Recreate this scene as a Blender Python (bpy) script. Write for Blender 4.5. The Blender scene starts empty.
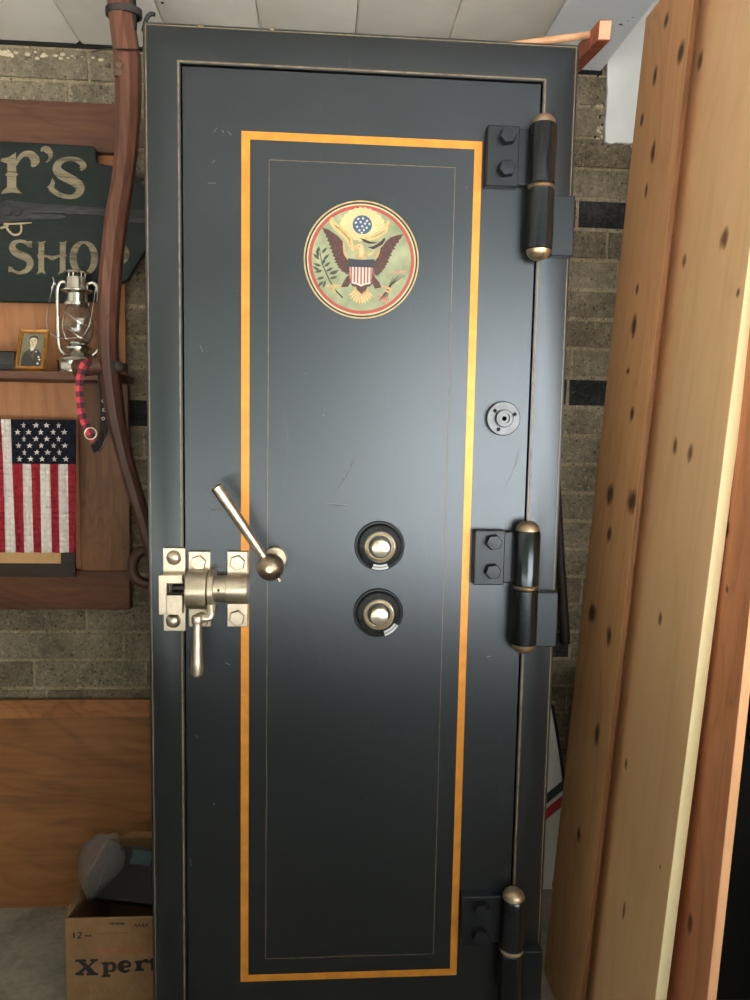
SKY, SUN, EXPO, WX = 0.8, 26.0, 1.0, 0.6
import bpy, bmesh, math, random
from mathutils import Vector, Matrix
random.seed(7)
scene = bpy.context.scene
COL = scene.collection
R = math.radians
EZ = 1.25
# camera axes (world): right, down, forward
CR = Vector((.9976, -.0669, .0185)); CD = Vector((.0118, -.099, -.995)); CF = Vector((.0683, .9928, -.098))
F = 751.0

def at(px, py, Y):
    d = CR*((px-375)/F) + CD*((py-500)/F) + CF
    p = d*(Y/d.y)
    return Vector((p.x, p.y, p.z+EZ))

def S(me_obj):
    return me_obj

# ------------------------------------------------------------------ materials
MATS = {}
def nmat(name):
    m = bpy.data.materials.new(name); m.use_nodes = True
    nt = m.node_tree
    b = nt.nodes['Principled BSDF']
    MATS[name] = m
    return m, nt, b
def lin(c):
    return tuple(((v/255)/12.92 if v/255 <= .04045 else ((v/255+.055)/1.055)**2.4) for v in c)+(1,)
def ramp(nt, fac, stops):
    r = nt.nodes.new('ShaderNodeValToRGB')
    el = r.color_ramp.elements
    while len(el) < len(stops): el.new(.5)
    for e, (p, c) in zip(el, stops):
        e.position = p; e.color = c
    nt.links.new(fac, r.inputs[0])
    return r.outputs[0]
def coords(nt, scale=(1,1,1), rot=(0,0,0)):
    t = nt.nodes.new('ShaderNodeTexCoord'); mp = nt.nodes.new('ShaderNodeMapping')
    mp.inputs['Scale'].default_value = scale; mp.inputs['Rotation'].default_value = rot
    nt.links.new(t.outputs['Object'], mp.inputs['Vector'])
    return mp.outputs[0]
def noise(nt, vec, scale, detail=4, rough=.6, dist=0):
    n = nt.nodes.new('ShaderNodeTexNoise')
    n.inputs['Scale'].default_value = scale; n.inputs['Detail'].default_value = detail
    n.inputs['Roughness'].default_value = rough; n.inputs['Distortion'].default_value = dist
    nt.links.new(vec, n.inputs['Vector'])
    return n.outputs[0]
def math_(nt, op, a, b=None, c=None):
    n = nt.nodes.new('ShaderNodeMath'); n.operation = op
    for i, v in enumerate((a, b, c)):
        if v is None: continue
        if isinstance(v, (int, float)): n.inputs[i].default_value = v
        else: nt.links.new(v, n.inputs[i])
    return n.outputs[0]
def mixc(nt, fac, a, b, blend='MIX'):
    n = nt.nodes.new('ShaderNodeMix'); n.data_type = 'RGBA'; n.blend_type = blend
    for s, v in ((n.inputs[0], fac), (n.inputs[6], a), (n.inputs[7], b)):
        if isinstance(v, (int, float, tuple)): s.default_value = v
        else: nt.links.new(v, s)
    return n.outputs[2]
def bump(nt, b, h, strength=.2, dist=.002):
    n = nt.nodes.new('ShaderNodeBump'); n.inputs['Strength'].default_value = strength
    n.inputs['Distance'].default_value = dist
    nt.links.new(h, n.inputs['Height']); nt.links.new(n.outputs[0], b.inputs['Normal'])

def plain(name, col, rough=.5, metal=0, var=.15, scale=30, spec=.5, bumps=0, roughvar=0):
    m, nt, b = nmat(name)
    c = lin(col)
    v = coords(nt)
    n = noise(nt, v, scale, 5)
    lo = tuple(x*(1-var) for x in c[:3])+(1,); hi = tuple(min(1, x*(1+var)) for x in c[:3])+(1,)
    nt.links.new(ramp(nt, n, [(.3, lo), (.7, hi)]), b.inputs['Base Color'])
    b.inputs['Roughness'].default_value = rough; b.inputs['Metallic'].default_value = metal
    b.inputs['Specular IOR Level'].default_value = spec
    if roughvar:
        n2 = noise(nt, v, scale*.4, 6)
        nt.links.new(math_(nt, 'MULTIPLY_ADD', n2, roughvar*2, rough-roughvar), b.inputs['Roughness'])
    if bumps: bump(nt, b, n, bumps)
    return m

def wood(name, dark, mid, light, axis='Z', fine=1.0, rough=.55, knots=(), wave=.5, dirt=None, stretch=1.0, spec=.3, zdark=None, rings=.06):
    """grain along the given object axis; knots: (y, z, half width, half length) on the broad face, grain along Z"""
    m, nt, b = nmat(name)
    s = {'X': (.06*stretch, 1, 1), 'Y': (1, .06*stretch, 1), 'Z': (1, 1, .06*stretch)}[axis]
    v = coords(nt, s)
    if knots:
        # grain swerves round the knots
        pass
    n1 = noise(nt, v, 22*fine, 6, .65, 1.2)
    n2 = noise(nt, v, 120*fine, 3, .6, .3)
    n3 = noise(nt, coords(nt, tuple(x*.5 if x == 1 else x*2 for x in s)), 6*fine, 3, .5, 2.0)
    f = math_(nt, 'MULTIPLY_ADD', n2, .35, math_(nt, 'MULTIPLY', n1, .65))
    f = math_(nt, 'MULTIPLY_ADD', n3, wave, math_(nt, 'MULTIPLY', f, 1-wave))
    rg = math_(nt, 'SINE', math_(nt, 'MULTIPLY', n3, 95.0))
    rg = math_(nt, 'MULTIPLY', math_(nt, 'POWER', math_(nt, 'MULTIPLY_ADD', rg, .5, .5), 4.0), rings)
    f = math_(nt, 'SUBTRACT', f, rg)
    col = ramp(nt, f, [(.32, lin(dark)), (.48, lin(mid)), (.68, lin(light))])
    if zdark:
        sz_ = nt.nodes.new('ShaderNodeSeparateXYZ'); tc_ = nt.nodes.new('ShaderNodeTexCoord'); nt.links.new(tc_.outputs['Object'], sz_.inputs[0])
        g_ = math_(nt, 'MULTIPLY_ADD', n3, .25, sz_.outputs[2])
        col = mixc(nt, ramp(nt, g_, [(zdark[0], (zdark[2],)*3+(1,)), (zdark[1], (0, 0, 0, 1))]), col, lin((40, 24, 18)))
    if knots:
        sep = nt.nodes.new('ShaderNodeSeparateXYZ'); tc = nt.nodes.new('ShaderNodeTexCoord')
        nt.links.new(tc.outputs['Object'], sep.inputs[0])
        wob = noise(nt, coords(nt, (1, 1, .35)), 60, 3)
        best = None
        for (ky, kz, hw, hl) in knots:
            dy = math_(nt, 'DIVIDE', math_(nt, 'SUBTRACT', sep.outputs[1], ky), hw)
            dz = math_(nt, 'DIVIDE', math_(nt, 'SUBTRACT', sep.outputs[2], kz), hl)
            d = math_(nt, 'SQRT', math_(nt, 'ADD', math_(nt, 'MULTIPLY', dy, dy), math_(nt, 'MULTIPLY', dz, dz)))
            best = d if best is None else math_(nt, 'MINIMUM', best, d)
        best = math_(nt, 'ADD', best, math_(nt, 'MULTIPLY_ADD', wob, 1.0, -.5))
        core = ramp(nt, best, [(.35, (1, 1, 1, 1)), (.8, (.55, .55, .55, 1)), (1.5, (0, 0, 0, 1))])
        core = ramp(nt, math_(nt, 'MULTIPLY', best, .5), [(.18, (.95, .95, .95, 1)), (.34, (.6, .6, .6, 1)), (.52, (0, 0, 0, 1))])
        col = mixc(nt, core, col, lin(dirt or (62, 40, 26)))
    nt.links.new(col, b.inputs['Base Color'])
    b.inputs['Roughness'].default_value = rough
    b.inputs['Specular IOR Level'].default_value = spec
    bump(nt, b, n2, .12, .001)
    return m

def black_paint(name, col=(17, 18, 18), rough=.325, rv=.035, spec=.95, wear=.22):
    m, nt, b = nmat(name)
    v = coords(nt)
    n = noise(nt, v, 4.5, 4, .5)
    nf = noise(nt, v, 45, 5, .7)
    st = noise(nt, coords(nt, (14, 14, 1.2), (0, R(17), 0)), 3.0, 9, .78, .5)
    base = ramp(nt, n, [(.3, tuple(x*.8 for x in lin(col)[:3])+(1,)), (.72, tuple(x*1.25 for x in lin(col)[:3])+(1,))])
    sc = ramp(nt, st, [(.60, (0, 0, 0, 1)), (.80, (wear, wear, wear, 1))])
    base = mixc(nt, sc, base, lin((96, 100, 104)))
    nt.links.new(base, b.inputs['Base Color'])
    r = math_(nt, 'MULTIPLY_ADD', n, rv*2, rough-rv)
    r = math_(nt, 'MULTIPLY_ADD', nf, .03, math_(nt, 'SUBTRACT', r, .015))
    nt.links.new(r, b.inputs['Roughness'])
    b.inputs['Specular IOR Level'].default_value = spec
    b.inputs['Specular Tint'].default_value = (.78, .89, 1, 1)
    return m

M_door = black_paint('worn black door paint')
M_hinge = black_paint('black hinge enamel', (18, 19, 20), .2, .02, .7)
M_gap = plain('dark gap', (6, 6, 7), .8)
M_pin = plain('bronze pinstripe', (124, 110, 86), .5, .2, .35, 60)
M_gold = plain('gold leaf band', (212, 140, 52), .36, .3, .16, 25, roughvar=.1)
M_nickel = plain('worn nickel', (206, 194, 174), .38, 1, .18, 35, roughvar=.12)
M_steel = plain('brushed steel', (205, 200, 192), .26, 1, .1, 40, roughvar=.08)
M_bronze = plain('worn bronze ball', (152, 136, 118), .42, 1, .5, 40, roughvar=.1)
M_brass = plain('aged brass', (186, 166, 136), .42, 1, .25, 45, roughvar=.1)
M_darkmetal = plain('dark steel', (70, 68, 66), .3, 1, .2, 40)
M_dial = black_paint('dial black', (20, 19, 19), .34, .03, .45)
M_dialknob = plain('dial knob nickel', (222, 212, 194), .3, 1, .08, 30)
M_index = plain('index plate white', (198, 202, 205), .5, 0, .05)
M_boss = plain('grey boss', (92, 94, 97), .38, .8, .15, 60)
M_iron = plain('rusty iron', (58, 54, 52), .6, .4, .3, 40)
M_blackiron = plain('black iron', (26, 25, 25), .45, .2, .2, 40)
M_scuff = plain('scuff', (150, 150, 148), .6)
M_rust = plain('rust nick', (92, 60, 44), .7)

# ------------------------------------------------------------------ mesh builder
class MB:
    def __init__(s):
        s.v = []; s.f = []; s.m = []; s.sm = []; s.mats = []
    def mi(s, mat):
        if mat not in s.mats: s.mats.append(mat)
        return s.mats.index(mat)
    def add(s, verts, faces, mat, smooth=True):
        o = len(s.v); k = s.mi(mat)
        s.v += [Vector(p) for p in verts]
        for f in faces:
            s.f.append([i+o for i in f]); s.m.append(k); s.sm.append(smooth)
    def box(s, lo, hi, mat, M=None):
        x0, y0, z0 = lo; x1, y1, z1 = hi
        vs = [(x0,y0,z0),(x1,y0,z0),(x1,y1,z0),(x0,y1,z0),(x0,y0,z1),(x1,y0,z1),(x1,y1,z1),(x0,y1,z1)]
        if M is not None: vs = [M @ Vector(p) for p in vs]
        s.add(vs, [(0,3,2,1),(4,5,6,7),(0,1,5,4),(1,2,6,5),(2,3,7,6),(3,0,4,7)], mat, False)
    def hexa(s, a, mat):
        """a: 8 points, front quad (4, counter-clockwise seen from the front) then back quad"""
        s.add(a, [(0,1,2,3),(7,6,5,4),(0,4,5,1),(1,5,6,2),(2,6,7,3),(3,7,4,0)], mat, False)
    def lathe(s, prof, mat, o=(0,0,0), axis=(0,0,1), seg=32, smooth=True, phase=0):
        """prof: (radius, height) list along the axis"""
        o = Vector(o); ax = Vector(axis).normalized()
        t = Vector((1,0,0)) if abs(ax.x) < .9 else Vector((0,1,0))
        u = (t - ax*t.dot(ax)).normalized(); w = ax.cross(u)
        vs = []; fs = []
        for (r, h) in prof:
            for k in range(seg):
                a = 2*math.pi*k/seg+phase
                vs.append(o+ax*h+(u*math.cos(a)+w*math.sin(a))*r)
        for i in range(len(prof)-1):
            for k in range(seg):
                a = i*seg+k; b = i*seg+(k+1) % seg
                fs.append((a, b, b+seg, a+seg))
        if prof[0][0] > 1e-6: fs.append(tuple(reversed(range(seg))))
        if prof[-1][0] > 1e-6: fs.append(tuple(range((len(prof)-1)*seg, len(prof)*seg)))
        s.add(vs, fs, mat, smooth)
    def cyl(s, p0, p1, r, mat, seg=24, r1=None, smooth=True, phase=0):
        p0 = Vector(p0); p1 = Vector(p1); L = (p1-p0).length
        s.lathe([(r, 0), (r if r1 is None else r1, L)], mat, p0, p1-p0, seg, smooth, phase)
    def ball(s, c, r, mat, seg=24, rings=14, sc=(1,1,1)):
        prof = [(max(1e-7, r*math.sin(math.pi*i/rings)), -r*math.cos(math.pi*i/rings)) for i in range(rings+1)]
        k = len(s.v)
        s.lathe(prof, mat, (0,0,0), (0,0,1), seg)
        for i in range(k, len(s.v)):
            p = s.v[i]; s.v[i] = Vector((p.x*sc[0], p.y*sc[1], p.z*sc[2]))+Vector(c)
    def tube(s, pts, rad, mat, seg=12, closed=False, smooth=True, flat=None, phase=0):
        pts = [Vector(p) for p in pts]; n = len(pts)
        if isinstance(rad, (int, float)): rad = [rad]*n
        vs = []; fs = []; u = None
        for i in range(n):
            if closed: t = pts[(i+1) % n]-pts[i-1]
            else: t = pts[min(i+1, n-1)]-pts[max(i-1, 0)]
            t.normalize()
            if u is None:
                q = Vector((0,0,1)) if abs(t.z) < .8 else Vector((1,0,0))
                u = (q-t*q.dot(t)).normalized()
            else: u = (u-t*u.dot(t)).normalized()
            w = t.cross(u)
            for k in range(seg):
                a = 2*math.pi*k/seg+phase
                vs.append(pts[i]+(u*math.cos(a)+w*math.sin(a)*(flat or 1))*rad[i])
        for i in range(n if closed else n-1):
            j = (i+1) % n
            for k in range(seg):
                fs.append((i*seg+k, i*seg+(k+1) % seg, j*seg+(k+1) % seg, j*seg+k))
        if not closed:
            fs.append(tuple(reversed(range(seg)))); fs.append(tuple(range((n-1)*seg, n*seg)))
        s.add(vs, fs, mat, smooth)
    def poly(s, pts3, depth, mat, ndir=(0,1,0), smooth=False):
        """front outline (3D, any winding, may be concave), extruded along ndir"""
        nd = Vector(ndir)
        bm = bmesh.new()
        vs = [bm.verts.new(p) for p in pts3]
        f = bm.faces.new(vs); f.normal_update()
        if f.normal.dot(nd) > 0: f.normal_flip()
        if depth > 0:
            r = bmesh.ops.extrude_face_region(bm, geom=[f], use_keep_orig=True)
            for g in r['geom']:
                if isinstance(g, bmesh.types.BMVert): g.co += nd*depth
            bmesh.ops.recalc_face_normals(bm, faces=bm.faces)
        big = [x for x in bm.faces if len(x.verts) > 4]
        bmesh.ops.triangulate(bm, faces=big)
        bm.verts.index_update()
        s.add([v.co.copy() for v in bm.verts], [[v.index for v in x.verts] for x in bm.faces], mat, smooth)
        bm.free()
    def ribbon(s, pts, mat, fn, depth=.0006, sub=6, closed=False):
        """pts: (x, y, width) in a drawing frame, fn maps (x, y) to 3D; a brush stroke"""
        P = pts
        if sub > 1: P = crom(pts, sub, closed)
        n = len(P); L = []; Rr = []
        for i in range(n):
            a = P[i-1] if (closed or i > 0) else P[0]
            b = P[(i+1) % n] if (closed or i < n-1) else P[-1]
            tx, ty = b[0]-a[0], b[1]-a[1]; l = math.hypot(tx, ty) or 1
            nx, ny = -ty/l, tx/l; w = P[i][2]/2
            L.append(fn(P[i][0]+nx*w, P[i][1]+ny*w)); Rr.append(fn(P[i][0]-nx*w, P[i][1]-ny*w))
        D = Vector((0, depth, 0))
        vs = L+Rr+[p+D for p in L]+[p+D for p in Rr]; fs = []
        for i in range(n if closed else n-1):
            j = (i+1) % n
            fs += [(i, j, n+j, n+i), (2*n+i, 3*n+i, 3*n+j, 2*n+j), (i, 2*n+i, 2*n+j, j), (n+i, n+j, 3*n+j, 3*n+i)]
        if not closed: fs += [(0, n, 3*n, 2*n), (n-1, 3*n-1, 4*n-1, 2*n-1)]
        s.add(vs, fs, mat, False)
    def build(s, name, parent=None, origin=None, bevel=0, bseg=2, angle=40, recalc=True):
        if parent is not None:
            o = WORLD[parent.name]
        else:
            o = Vector(origin) if origin is not None else Vector((0,0,0))
        me = bpy.data.meshes.new(name)
        me.from_pydata([p-o for p in s.v], [], s.f)
        for m in s.mats: me.materials.append(m)
        me.polygons.foreach_set('material_index', s.m)
        if recalc:
            bm = bmesh.new(); bm.from_mesh(me)
            bmesh.ops.recalc_face_normals(bm, faces=bm.faces); bm.to_mesh(me); bm.free()
        me.polygons.foreach_set('use_smooth', s.sm)
        me.set_sharp_from_angle(angle=R(angle))
        ob = bpy.data.objects.new(name, me); COL.objects.link(ob)
        if bevel:
            b = ob.modifiers.new('bevel', 'BEVEL'); b.width = bevel; b.segments = bseg
            b.limit_method = 'ANGLE'; b.angle_limit = R(35); b.harden_normals = False
        if parent is not None:
            ob.parent = parent
        else: ob.location = o
        WORLD[ob.name] = o
        return ob
WORLD = {}
def crom(pts, sub, closed=False):
    n = len(pts); out = []
    rng = n if closed else n-1
    for i in range(rng):
        p0 = pts[(i-1) % n] if closed or i > 0 else pts[0]
        p1 = pts[i]; p2 = pts[(i+1) % n]
        p3 = pts[(i+2) % n] if closed or i+2 < n else pts[-1]
        for k in range(sub):
            t = k/sub
            out.append(tuple(.5*((2*b)+(-a+c)*t+(2*a-5*b+4*c-d)*t*t+(-a+3*b-3*c+d)*t**3) for a, b, c, d in zip(p0, p1, p2, p3)))
    if not closed: out.append(tuple(pts[-1]))
    return out
def smooth3(pts, sub=6, closed=False):
    return [Vector(p) for p in crom([tuple(p) for p in pts], sub, closed)]
def empty(name, loc):
    o = bpy.data.objects.new(name, None); COL.objects.link(o); o.location = loc
    o.empty_display_size = .05
    WORLD[o.name] = Vector(loc)
    return o
def tag(o, label, cat, group=None, kind=None):
    o['label'] = label; o['category'] = cat
    if group: o['group'] = group
    if kind: o['kind'] = kind
    return o
def structure(o):
    o['kind'] = 'structure'; return o
# ================================================================== THE DOOR
DY = 1.40                                   # front plane of the frame
DT = .085                                    # thickness
X0, X1, ZT = -.3231, .4507, EZ+.691
door = tag(empty('vault_door', ((X0+X1)/2, DY+DT/2, 0)),
           'tall black steel vault door with gold band, eagle seal and nickel bolts', 'door')
def D(px, py, off=0): return at(px, py, DY-off)

GX0, GX1, GZT, GZB = -.2578, .3862, EZ+.6232, .055   # edge of the opening
# frame: four mitred rails with rounded outer edge
fr = MB()
def ring_front(mb, x0, x1, z0, z1, ix0, ix1, iz0, iz1, y, mat, y1=None):
    o = [(x0,z0),(x1,z0),(x1,z1),(x0,z1)]; i = [(ix0,iz0),(ix1,iz0),(ix1,iz1),(ix0,iz1)]
    y1 = y if y1 is None else y1
    vs = [(a,y,b) for a,b in o]+[(a,y1,b) for a,b in i]
    mb.add(vs, [(k,(k+1)%4,4+(k+1)%4,4+k) for k in range(4)], mat, False)
def nested(mb, loops, mat):
    """loops of (x0,x1,z0,z1,y): a lofted rectangular ring"""
    vs = []; fs = []
    for (x0,x1,z0,z1,y) in loops: vs += [(x0,y,z0),(x1,y,z0),(x1,y,z1),(x0,y,z1)]
    for j in range(len(loops)-1):
        for k in range(4):
            fs.append((4*j+k, 4*j+(k+1)%4, 4*j+4+(k+1)%4, 4*j+4+k))
    mb.add(vs, fs, mat, False)
nested(fr, [(X0,X1,0,ZT,DY+DT),(X0,X1,0,ZT,DY+.004),(X0+.0015,X1-.0015,.0015,ZT-.0015,DY+.001),(X0+.004,X1-.004,.004,ZT-.004,DY),
            (GX0-.0008,GX1+.0008,GZB-.0008,GZT+.0008,DY),(GX0,GX1,GZB,GZT,DY+.0008),(GX0,GX1,GZB,GZT,DY+.04)], M_door)
fr.box((X0+.002, DY+.06, .002), (X1-.002, DY+DT-.001, ZT-.002), M_gap)
# chips along the top edge and right rim
for px in (200, 201.5, 272):
    c = D(px, 24+(px-145)*.052, .0)
    fr.box((c.x-.003, DY-.0004, ZT-.0042), (c.x+.004, DY+.0005, ZT-.0005), M_brass)
frame = fr.build('frame', door)

ps = MB()
nested(ps, [(X0+.0048,X1-.0048,.006,ZT-.0048,DY-.0003),(X0+.0064,X1-.0064,.0076,ZT-.0064,DY-.0003)], M_pin)
pe = .0030
nested(ps, [(GX0-.0058,GX1+.0058,GZB-.0058,GZT+.0058,DY-.0003),(GX0-.0030,GX1+.0030,GZB-.0030,GZT+.0030,DY-.0003)], M_pin)
ps.build('pinstripe', frame)

lf = MB()
LX0, LX1, LZ0, LZ1 = GX0+.0022, GX1-.0028, GZB+.0025, GZT-.0030
nested(lf, [(LX0,LX1,LZ0,LZ1,DY+.05),(LX0,LX1,LZ0,LZ1,DY+.0018),(LX0+.0008,LX1-.0008,LZ0+.0008,LZ1-.0008,DY+.001)], M_door)
lf.add([(LX0+.0008,DY+.001,LZ0+.0008),(LX1-.0008,DY+.001,LZ0+.0008),(LX1-.0008,DY+.001,LZ1-.0008),(LX0+.0008,DY+.001,LZ1-.0008)], [(0,1,2,3)], M_door, False)
# scratches and nicks, each a hairline on the leaf
def scr(mb, pts, w, mat, off=-.0004):
    mb.ribbon([(a,b,w) for a,b in pts], mat, lambda x,y: at(x, y, DY+.001+off), .0003, 3)
M_scr = plain('dark scratch', (66, 54, 50), .6)
M_scl = plain('pale scratch', (112, 118, 124), .6)
for pts, w, m in (([(354,458),(348,472),(338,488)],.7,M_scr),([(350,466),(344,478)],.5,M_scl),([(326,503),(348,505)],.5,M_scl),([(331,506),(345,505.5)],.7,M_scr),
                  ([(214,132),(217,128)],.5,M_scl),([(222,130),(224,133)],.6,M_scl),([(228,131),(231,135)],.6,M_scl),
                  ([(519,447),(516,462),(505,489)],.5,M_scl),([(226,663),(230,665)],1.0,M_scl),([(211,510),(216,509)],1.1,M_rust),([(221,509),(224,511)],.8,M_rust),
                  ([(487,657),(491,656)],.7,M_scl),([(444,657),(447,660)],1.2,M_scr),([(212,163),(215,160)],.4,M_scl),([(208,183),(216,183)],.4,M_scl),
                  ([(349,576),(352,574)],.8,M_scr),([(356,588),(361,584)],.8,M_scr),([(200,345),(203,352)],.4,M_scl),([(427,97),(431,93)],1.0,M_scr),
                  ([(399,232),(402,229)],.4,M_scl),([(196,735),(198,738)],.7,M_scl),([(213,803),(215,805)],.8,M_scl),([(190,858),(191,866)],.9,M_scl)):
    scr(lf, pts, w, m)
for k in range(46):                                    # tiny specks
    px = random.uniform(195, 520); py = random.uniform(90, 900)
    c = at(px, py, DY+.0007); r = random.uniform(.0003, .0008)
    lf.box((c.x-r, DY+.0007, c.z-r), (c.x+r*random.uniform(.6,1.8), DY+.001, c.z+r), random.choice((M_scl, M_scr, M_scr)))
leaf = lf.build('door_leaf', door)

gb = MB()
nested(gb, [(-.1527,.2793,EZ-1.1007,EZ+.5158,DY+.0005),(-.1376,.2653,EZ-1.0862,EZ+.5018,DY+.0005)], M_gold)
gb.build('gold_band', leaf)
pl = MB()
nested(pl, [(-.1043,.2314,EZ-1.0540,EZ+.4690,DY+.0006),(-.1032,.2303,EZ-1.0528,EZ+.4678,DY+.0006)], M_pin)
pl.build('pinstripe', leaf)

# ------------------------------------------------------------------ eagle seal (drawn in a 750 x 720 frame, centre 369,361)
SC = D(361.6, 260.0); SR = .1048
def E_(x, y, k=0): return Vector((SC.x+(x-369)/339*SR, DY+.0005-.00022*k, SC.z-(y-361)/349*SR))
e_gold = plain('seal gilt', (179, 158, 109), .5, .2, .2, 80)
e_blk = plain('seal black', (26, 24, 26), .5)
e_cream = plain('seal cream', (193, 178, 139), .55, 0, .12, 80)
e_red = plain('seal red', (161, 67, 57), .5, 0, .12, 80)
e_field = None
m, nt, b = nmat('seal field'); v = coords(nt)
nt.links.new(ramp(nt, noise(nt, v, 22, 5, .6), [(.35, lin((121, 130, 97))), (.55, lin((147, 153, 120))), (.75, lin((174, 170, 130)))]), b.inputs['Base Color']); b.inputs['Roughness'].default_value = .55
e_field = m
e_glory = plain('seal glory', (193, 180, 132), .55, 0, .12, 60)
e_blue = plain('seal blue', (53, 80, 107), .5, 0, .15, 90)
e_navy = plain('seal navy', (38, 45, 57), .5, 0, .2, 90)
e_white = plain('seal white', (196, 189, 179), .55)
e_brown = plain('seal brown', (74, 43, 38), .55, 0, .35, 160)
e_brownd = plain('seal dark brown', (50, 29, 27), .55, 0, .3, 160)
e_green = plain('seal leaf green', (60, 69, 53), .55, 0, .25, 90)
e_ochre = plain('seal ochre', (177, 147, 100), .55, 0, .2, 90)
e_pink = plain('seal pink', (179, 130, 107), .55, 0, .2, 90)
e_banner = plain('seal banner', (186, 165, 109), .55, 0, .15, 90)
e_line = plain('seal line', (104, 83, 53), .55)
em = MB()
def disc(r0, r1, mat, k):
    n = 72; vs = []
    for i in range(n):
        a = 2*math.pi*i/n
        vs.append(E_(369+339*r1*math.cos(a), 361+349*r1*math.sin(a), k))
    if r0 <= 0:
        em.add(vs, [tuple(range(n))], mat, False)
    else:
        for i in range(n):
            a = 2*math.pi*i/n
            vs.append(E_(369+339*r0*math.cos(a), 361+349*r0*math.sin(a), k))
        em.add(vs, [(i, (i+1) % n, n+(i+1) % n, n+i) for i in range(n)], mat, False)
def P_(pts, mat, k): em.poly([E_(x, y, k) for x, y in pts], 0, mat)
def L_(pts, mat, k): em.ribbon(pts, mat, lambda x, y: E_(x, y, k), .0001, 4)
disc(.975, 1.0, e_gold, 0); disc(.945, .975, e_blk, 0); disc(.92, .945, e_cream, 0); disc(.862, .92, e_red, 0); disc(0, .862, e_field, 0)
# glory with a scalloped edge
g = []
for i in range(44):
    a = 2*math.pi*i/44; rr = 1+.035*(-1)**i
    g.append((372+rr*(128+14*math.cos(2*a))*math.cos(a)*.92, 152+rr*100*math.sin(a)))
P_(g, e_glory, 1)
for i in range(30):
    a = 2*math.pi*i/30
    L_([(372+70*math.cos(a), 155+64*math.sin(a), 2), (372+108*math.cos(a), 155+86*math.sin(a), 1)], e_banner, 1.4)
P_([(370+57*math.cos(2*math.pi*i/28), 154+56*math.sin(2*math.pi*i/28)) for i in range(28)], e_blue, 2)
def star(cx, cy, r, mat, k):
    P_([(cx+(r if i % 2 == 0 else r*.42)*math.sin(math.pi*i/5), cy-(r if i % 2 == 0 else r*.42)*math.cos(math.pi*i/5)) for i in range(10)], mat, k)
for dx, dy in ((-24,-36),(4,-40),(28,-26),(-38,-12),(-10,-16),(16,-8),(42,-6),(-30,14),(0,10),(26,18),(-16,36),(10,34),(-2,52)):
    star(370+dx, 154+dy*.92, 10, e_white, 3)
# banner in the beak
L_([(198,118,14),(190,140,26),(212,166,38),(250,196,42),(284,226,42),(300,262,36),(312,296,22),(328,304,8)], e_banner, 2)
L_([(206,160,3),(250,190,3),(290,236,3),(302,276,3)], e_line, 2.4)
for t in range(9):
    x = 216+t*9.5; y = 168+t*8.2
    L_([(x,y,4),(x+5,y+9,4)], e_line, 2.5)
L_([(526,122,12),(514,150,24),(500,182,34),(456,214,36),(414,232,26),(386,232,12)], e_banner, 2)
L_([(508,180,3),(462,210,3),(420,226,3)], e_line, 2.4)
L_([(408,330,16),(432,318,14),(438,300,10)], e_banner, 2)
P_([(360,233),(384,238),(420,252),(452,254),(470,248),(446,262),(412,264),(380,254)], e_brownd, 3)
P_([(500,222),(508,236),(492,264),(460,284),(436,296),(402,284),(430,280),(462,262),(488,240)], e_brownd, 3)
# wings with feathered tips
def wing(outer, inner, k=2):
    pts = []
    for i in range(len(outer)-1):
        (x0,y0),(x1,y1) = outer[i], outer[i+1]
        pts.append((x0,y0))
        mx, my = (x0+x1)/2, (y0+y1)/2
        tx, ty = inner[min(i, len(inner)-1)]
        pts.append((mx+(tx-mx)*.13, my+(ty-my)*.13))
    pts.append(outer[-1])
    P_(pts+inner[::-1], e_brown, k)
lo = [(133,180),(146,206),(158,232),(166,256),(176,278),(182,300),(192,322),(198,344),(208,364),(212,382),(224,396),(230,412),(244,420),(250,436),(266,438),(276,450),(296,452)]
li = [(170,188),(200,206),(226,222),(246,244),(262,258),(266,280),(268,304),(276,326),(284,346),(292,366),(294,400)]
wing(lo, li)
ro = [(616,200),(600,226),(588,250),(572,268),(566,290),(552,306),(548,328),(536,344),(532,366),(520,382),(514,400),(502,412),(494,430),(482,436),(474,452),(458,452),(444,446)]
ri = [(574,208),(538,222),(510,246),(492,274),(474,292),(470,318),(462,344),(446,366),(442,400)]
wing(ro, ri)
for (a, bb) in ((lo, li), (ro, ri)):
    for i in range(1, len(a)-2, 2):
        t = bb[min(i*len(bb)//len(a)+1, len(bb)-1)]
        L_([(a[i][0]*.85+t[0]*.15, a[i][1]*.85+t[1]*.15, 2), (a[i][0]*.3+t[0]*.7, a[i][1]*.3+t[1]*.7, 3)], e_brownd, 2.6)
L_([(262,256,10),(266,292,14),(272,330,14),(292,360,10)], e_ochre, 3); L_([(474,290,10),(466,320,14),(454,348,12)], e_ochre, 3)
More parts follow.
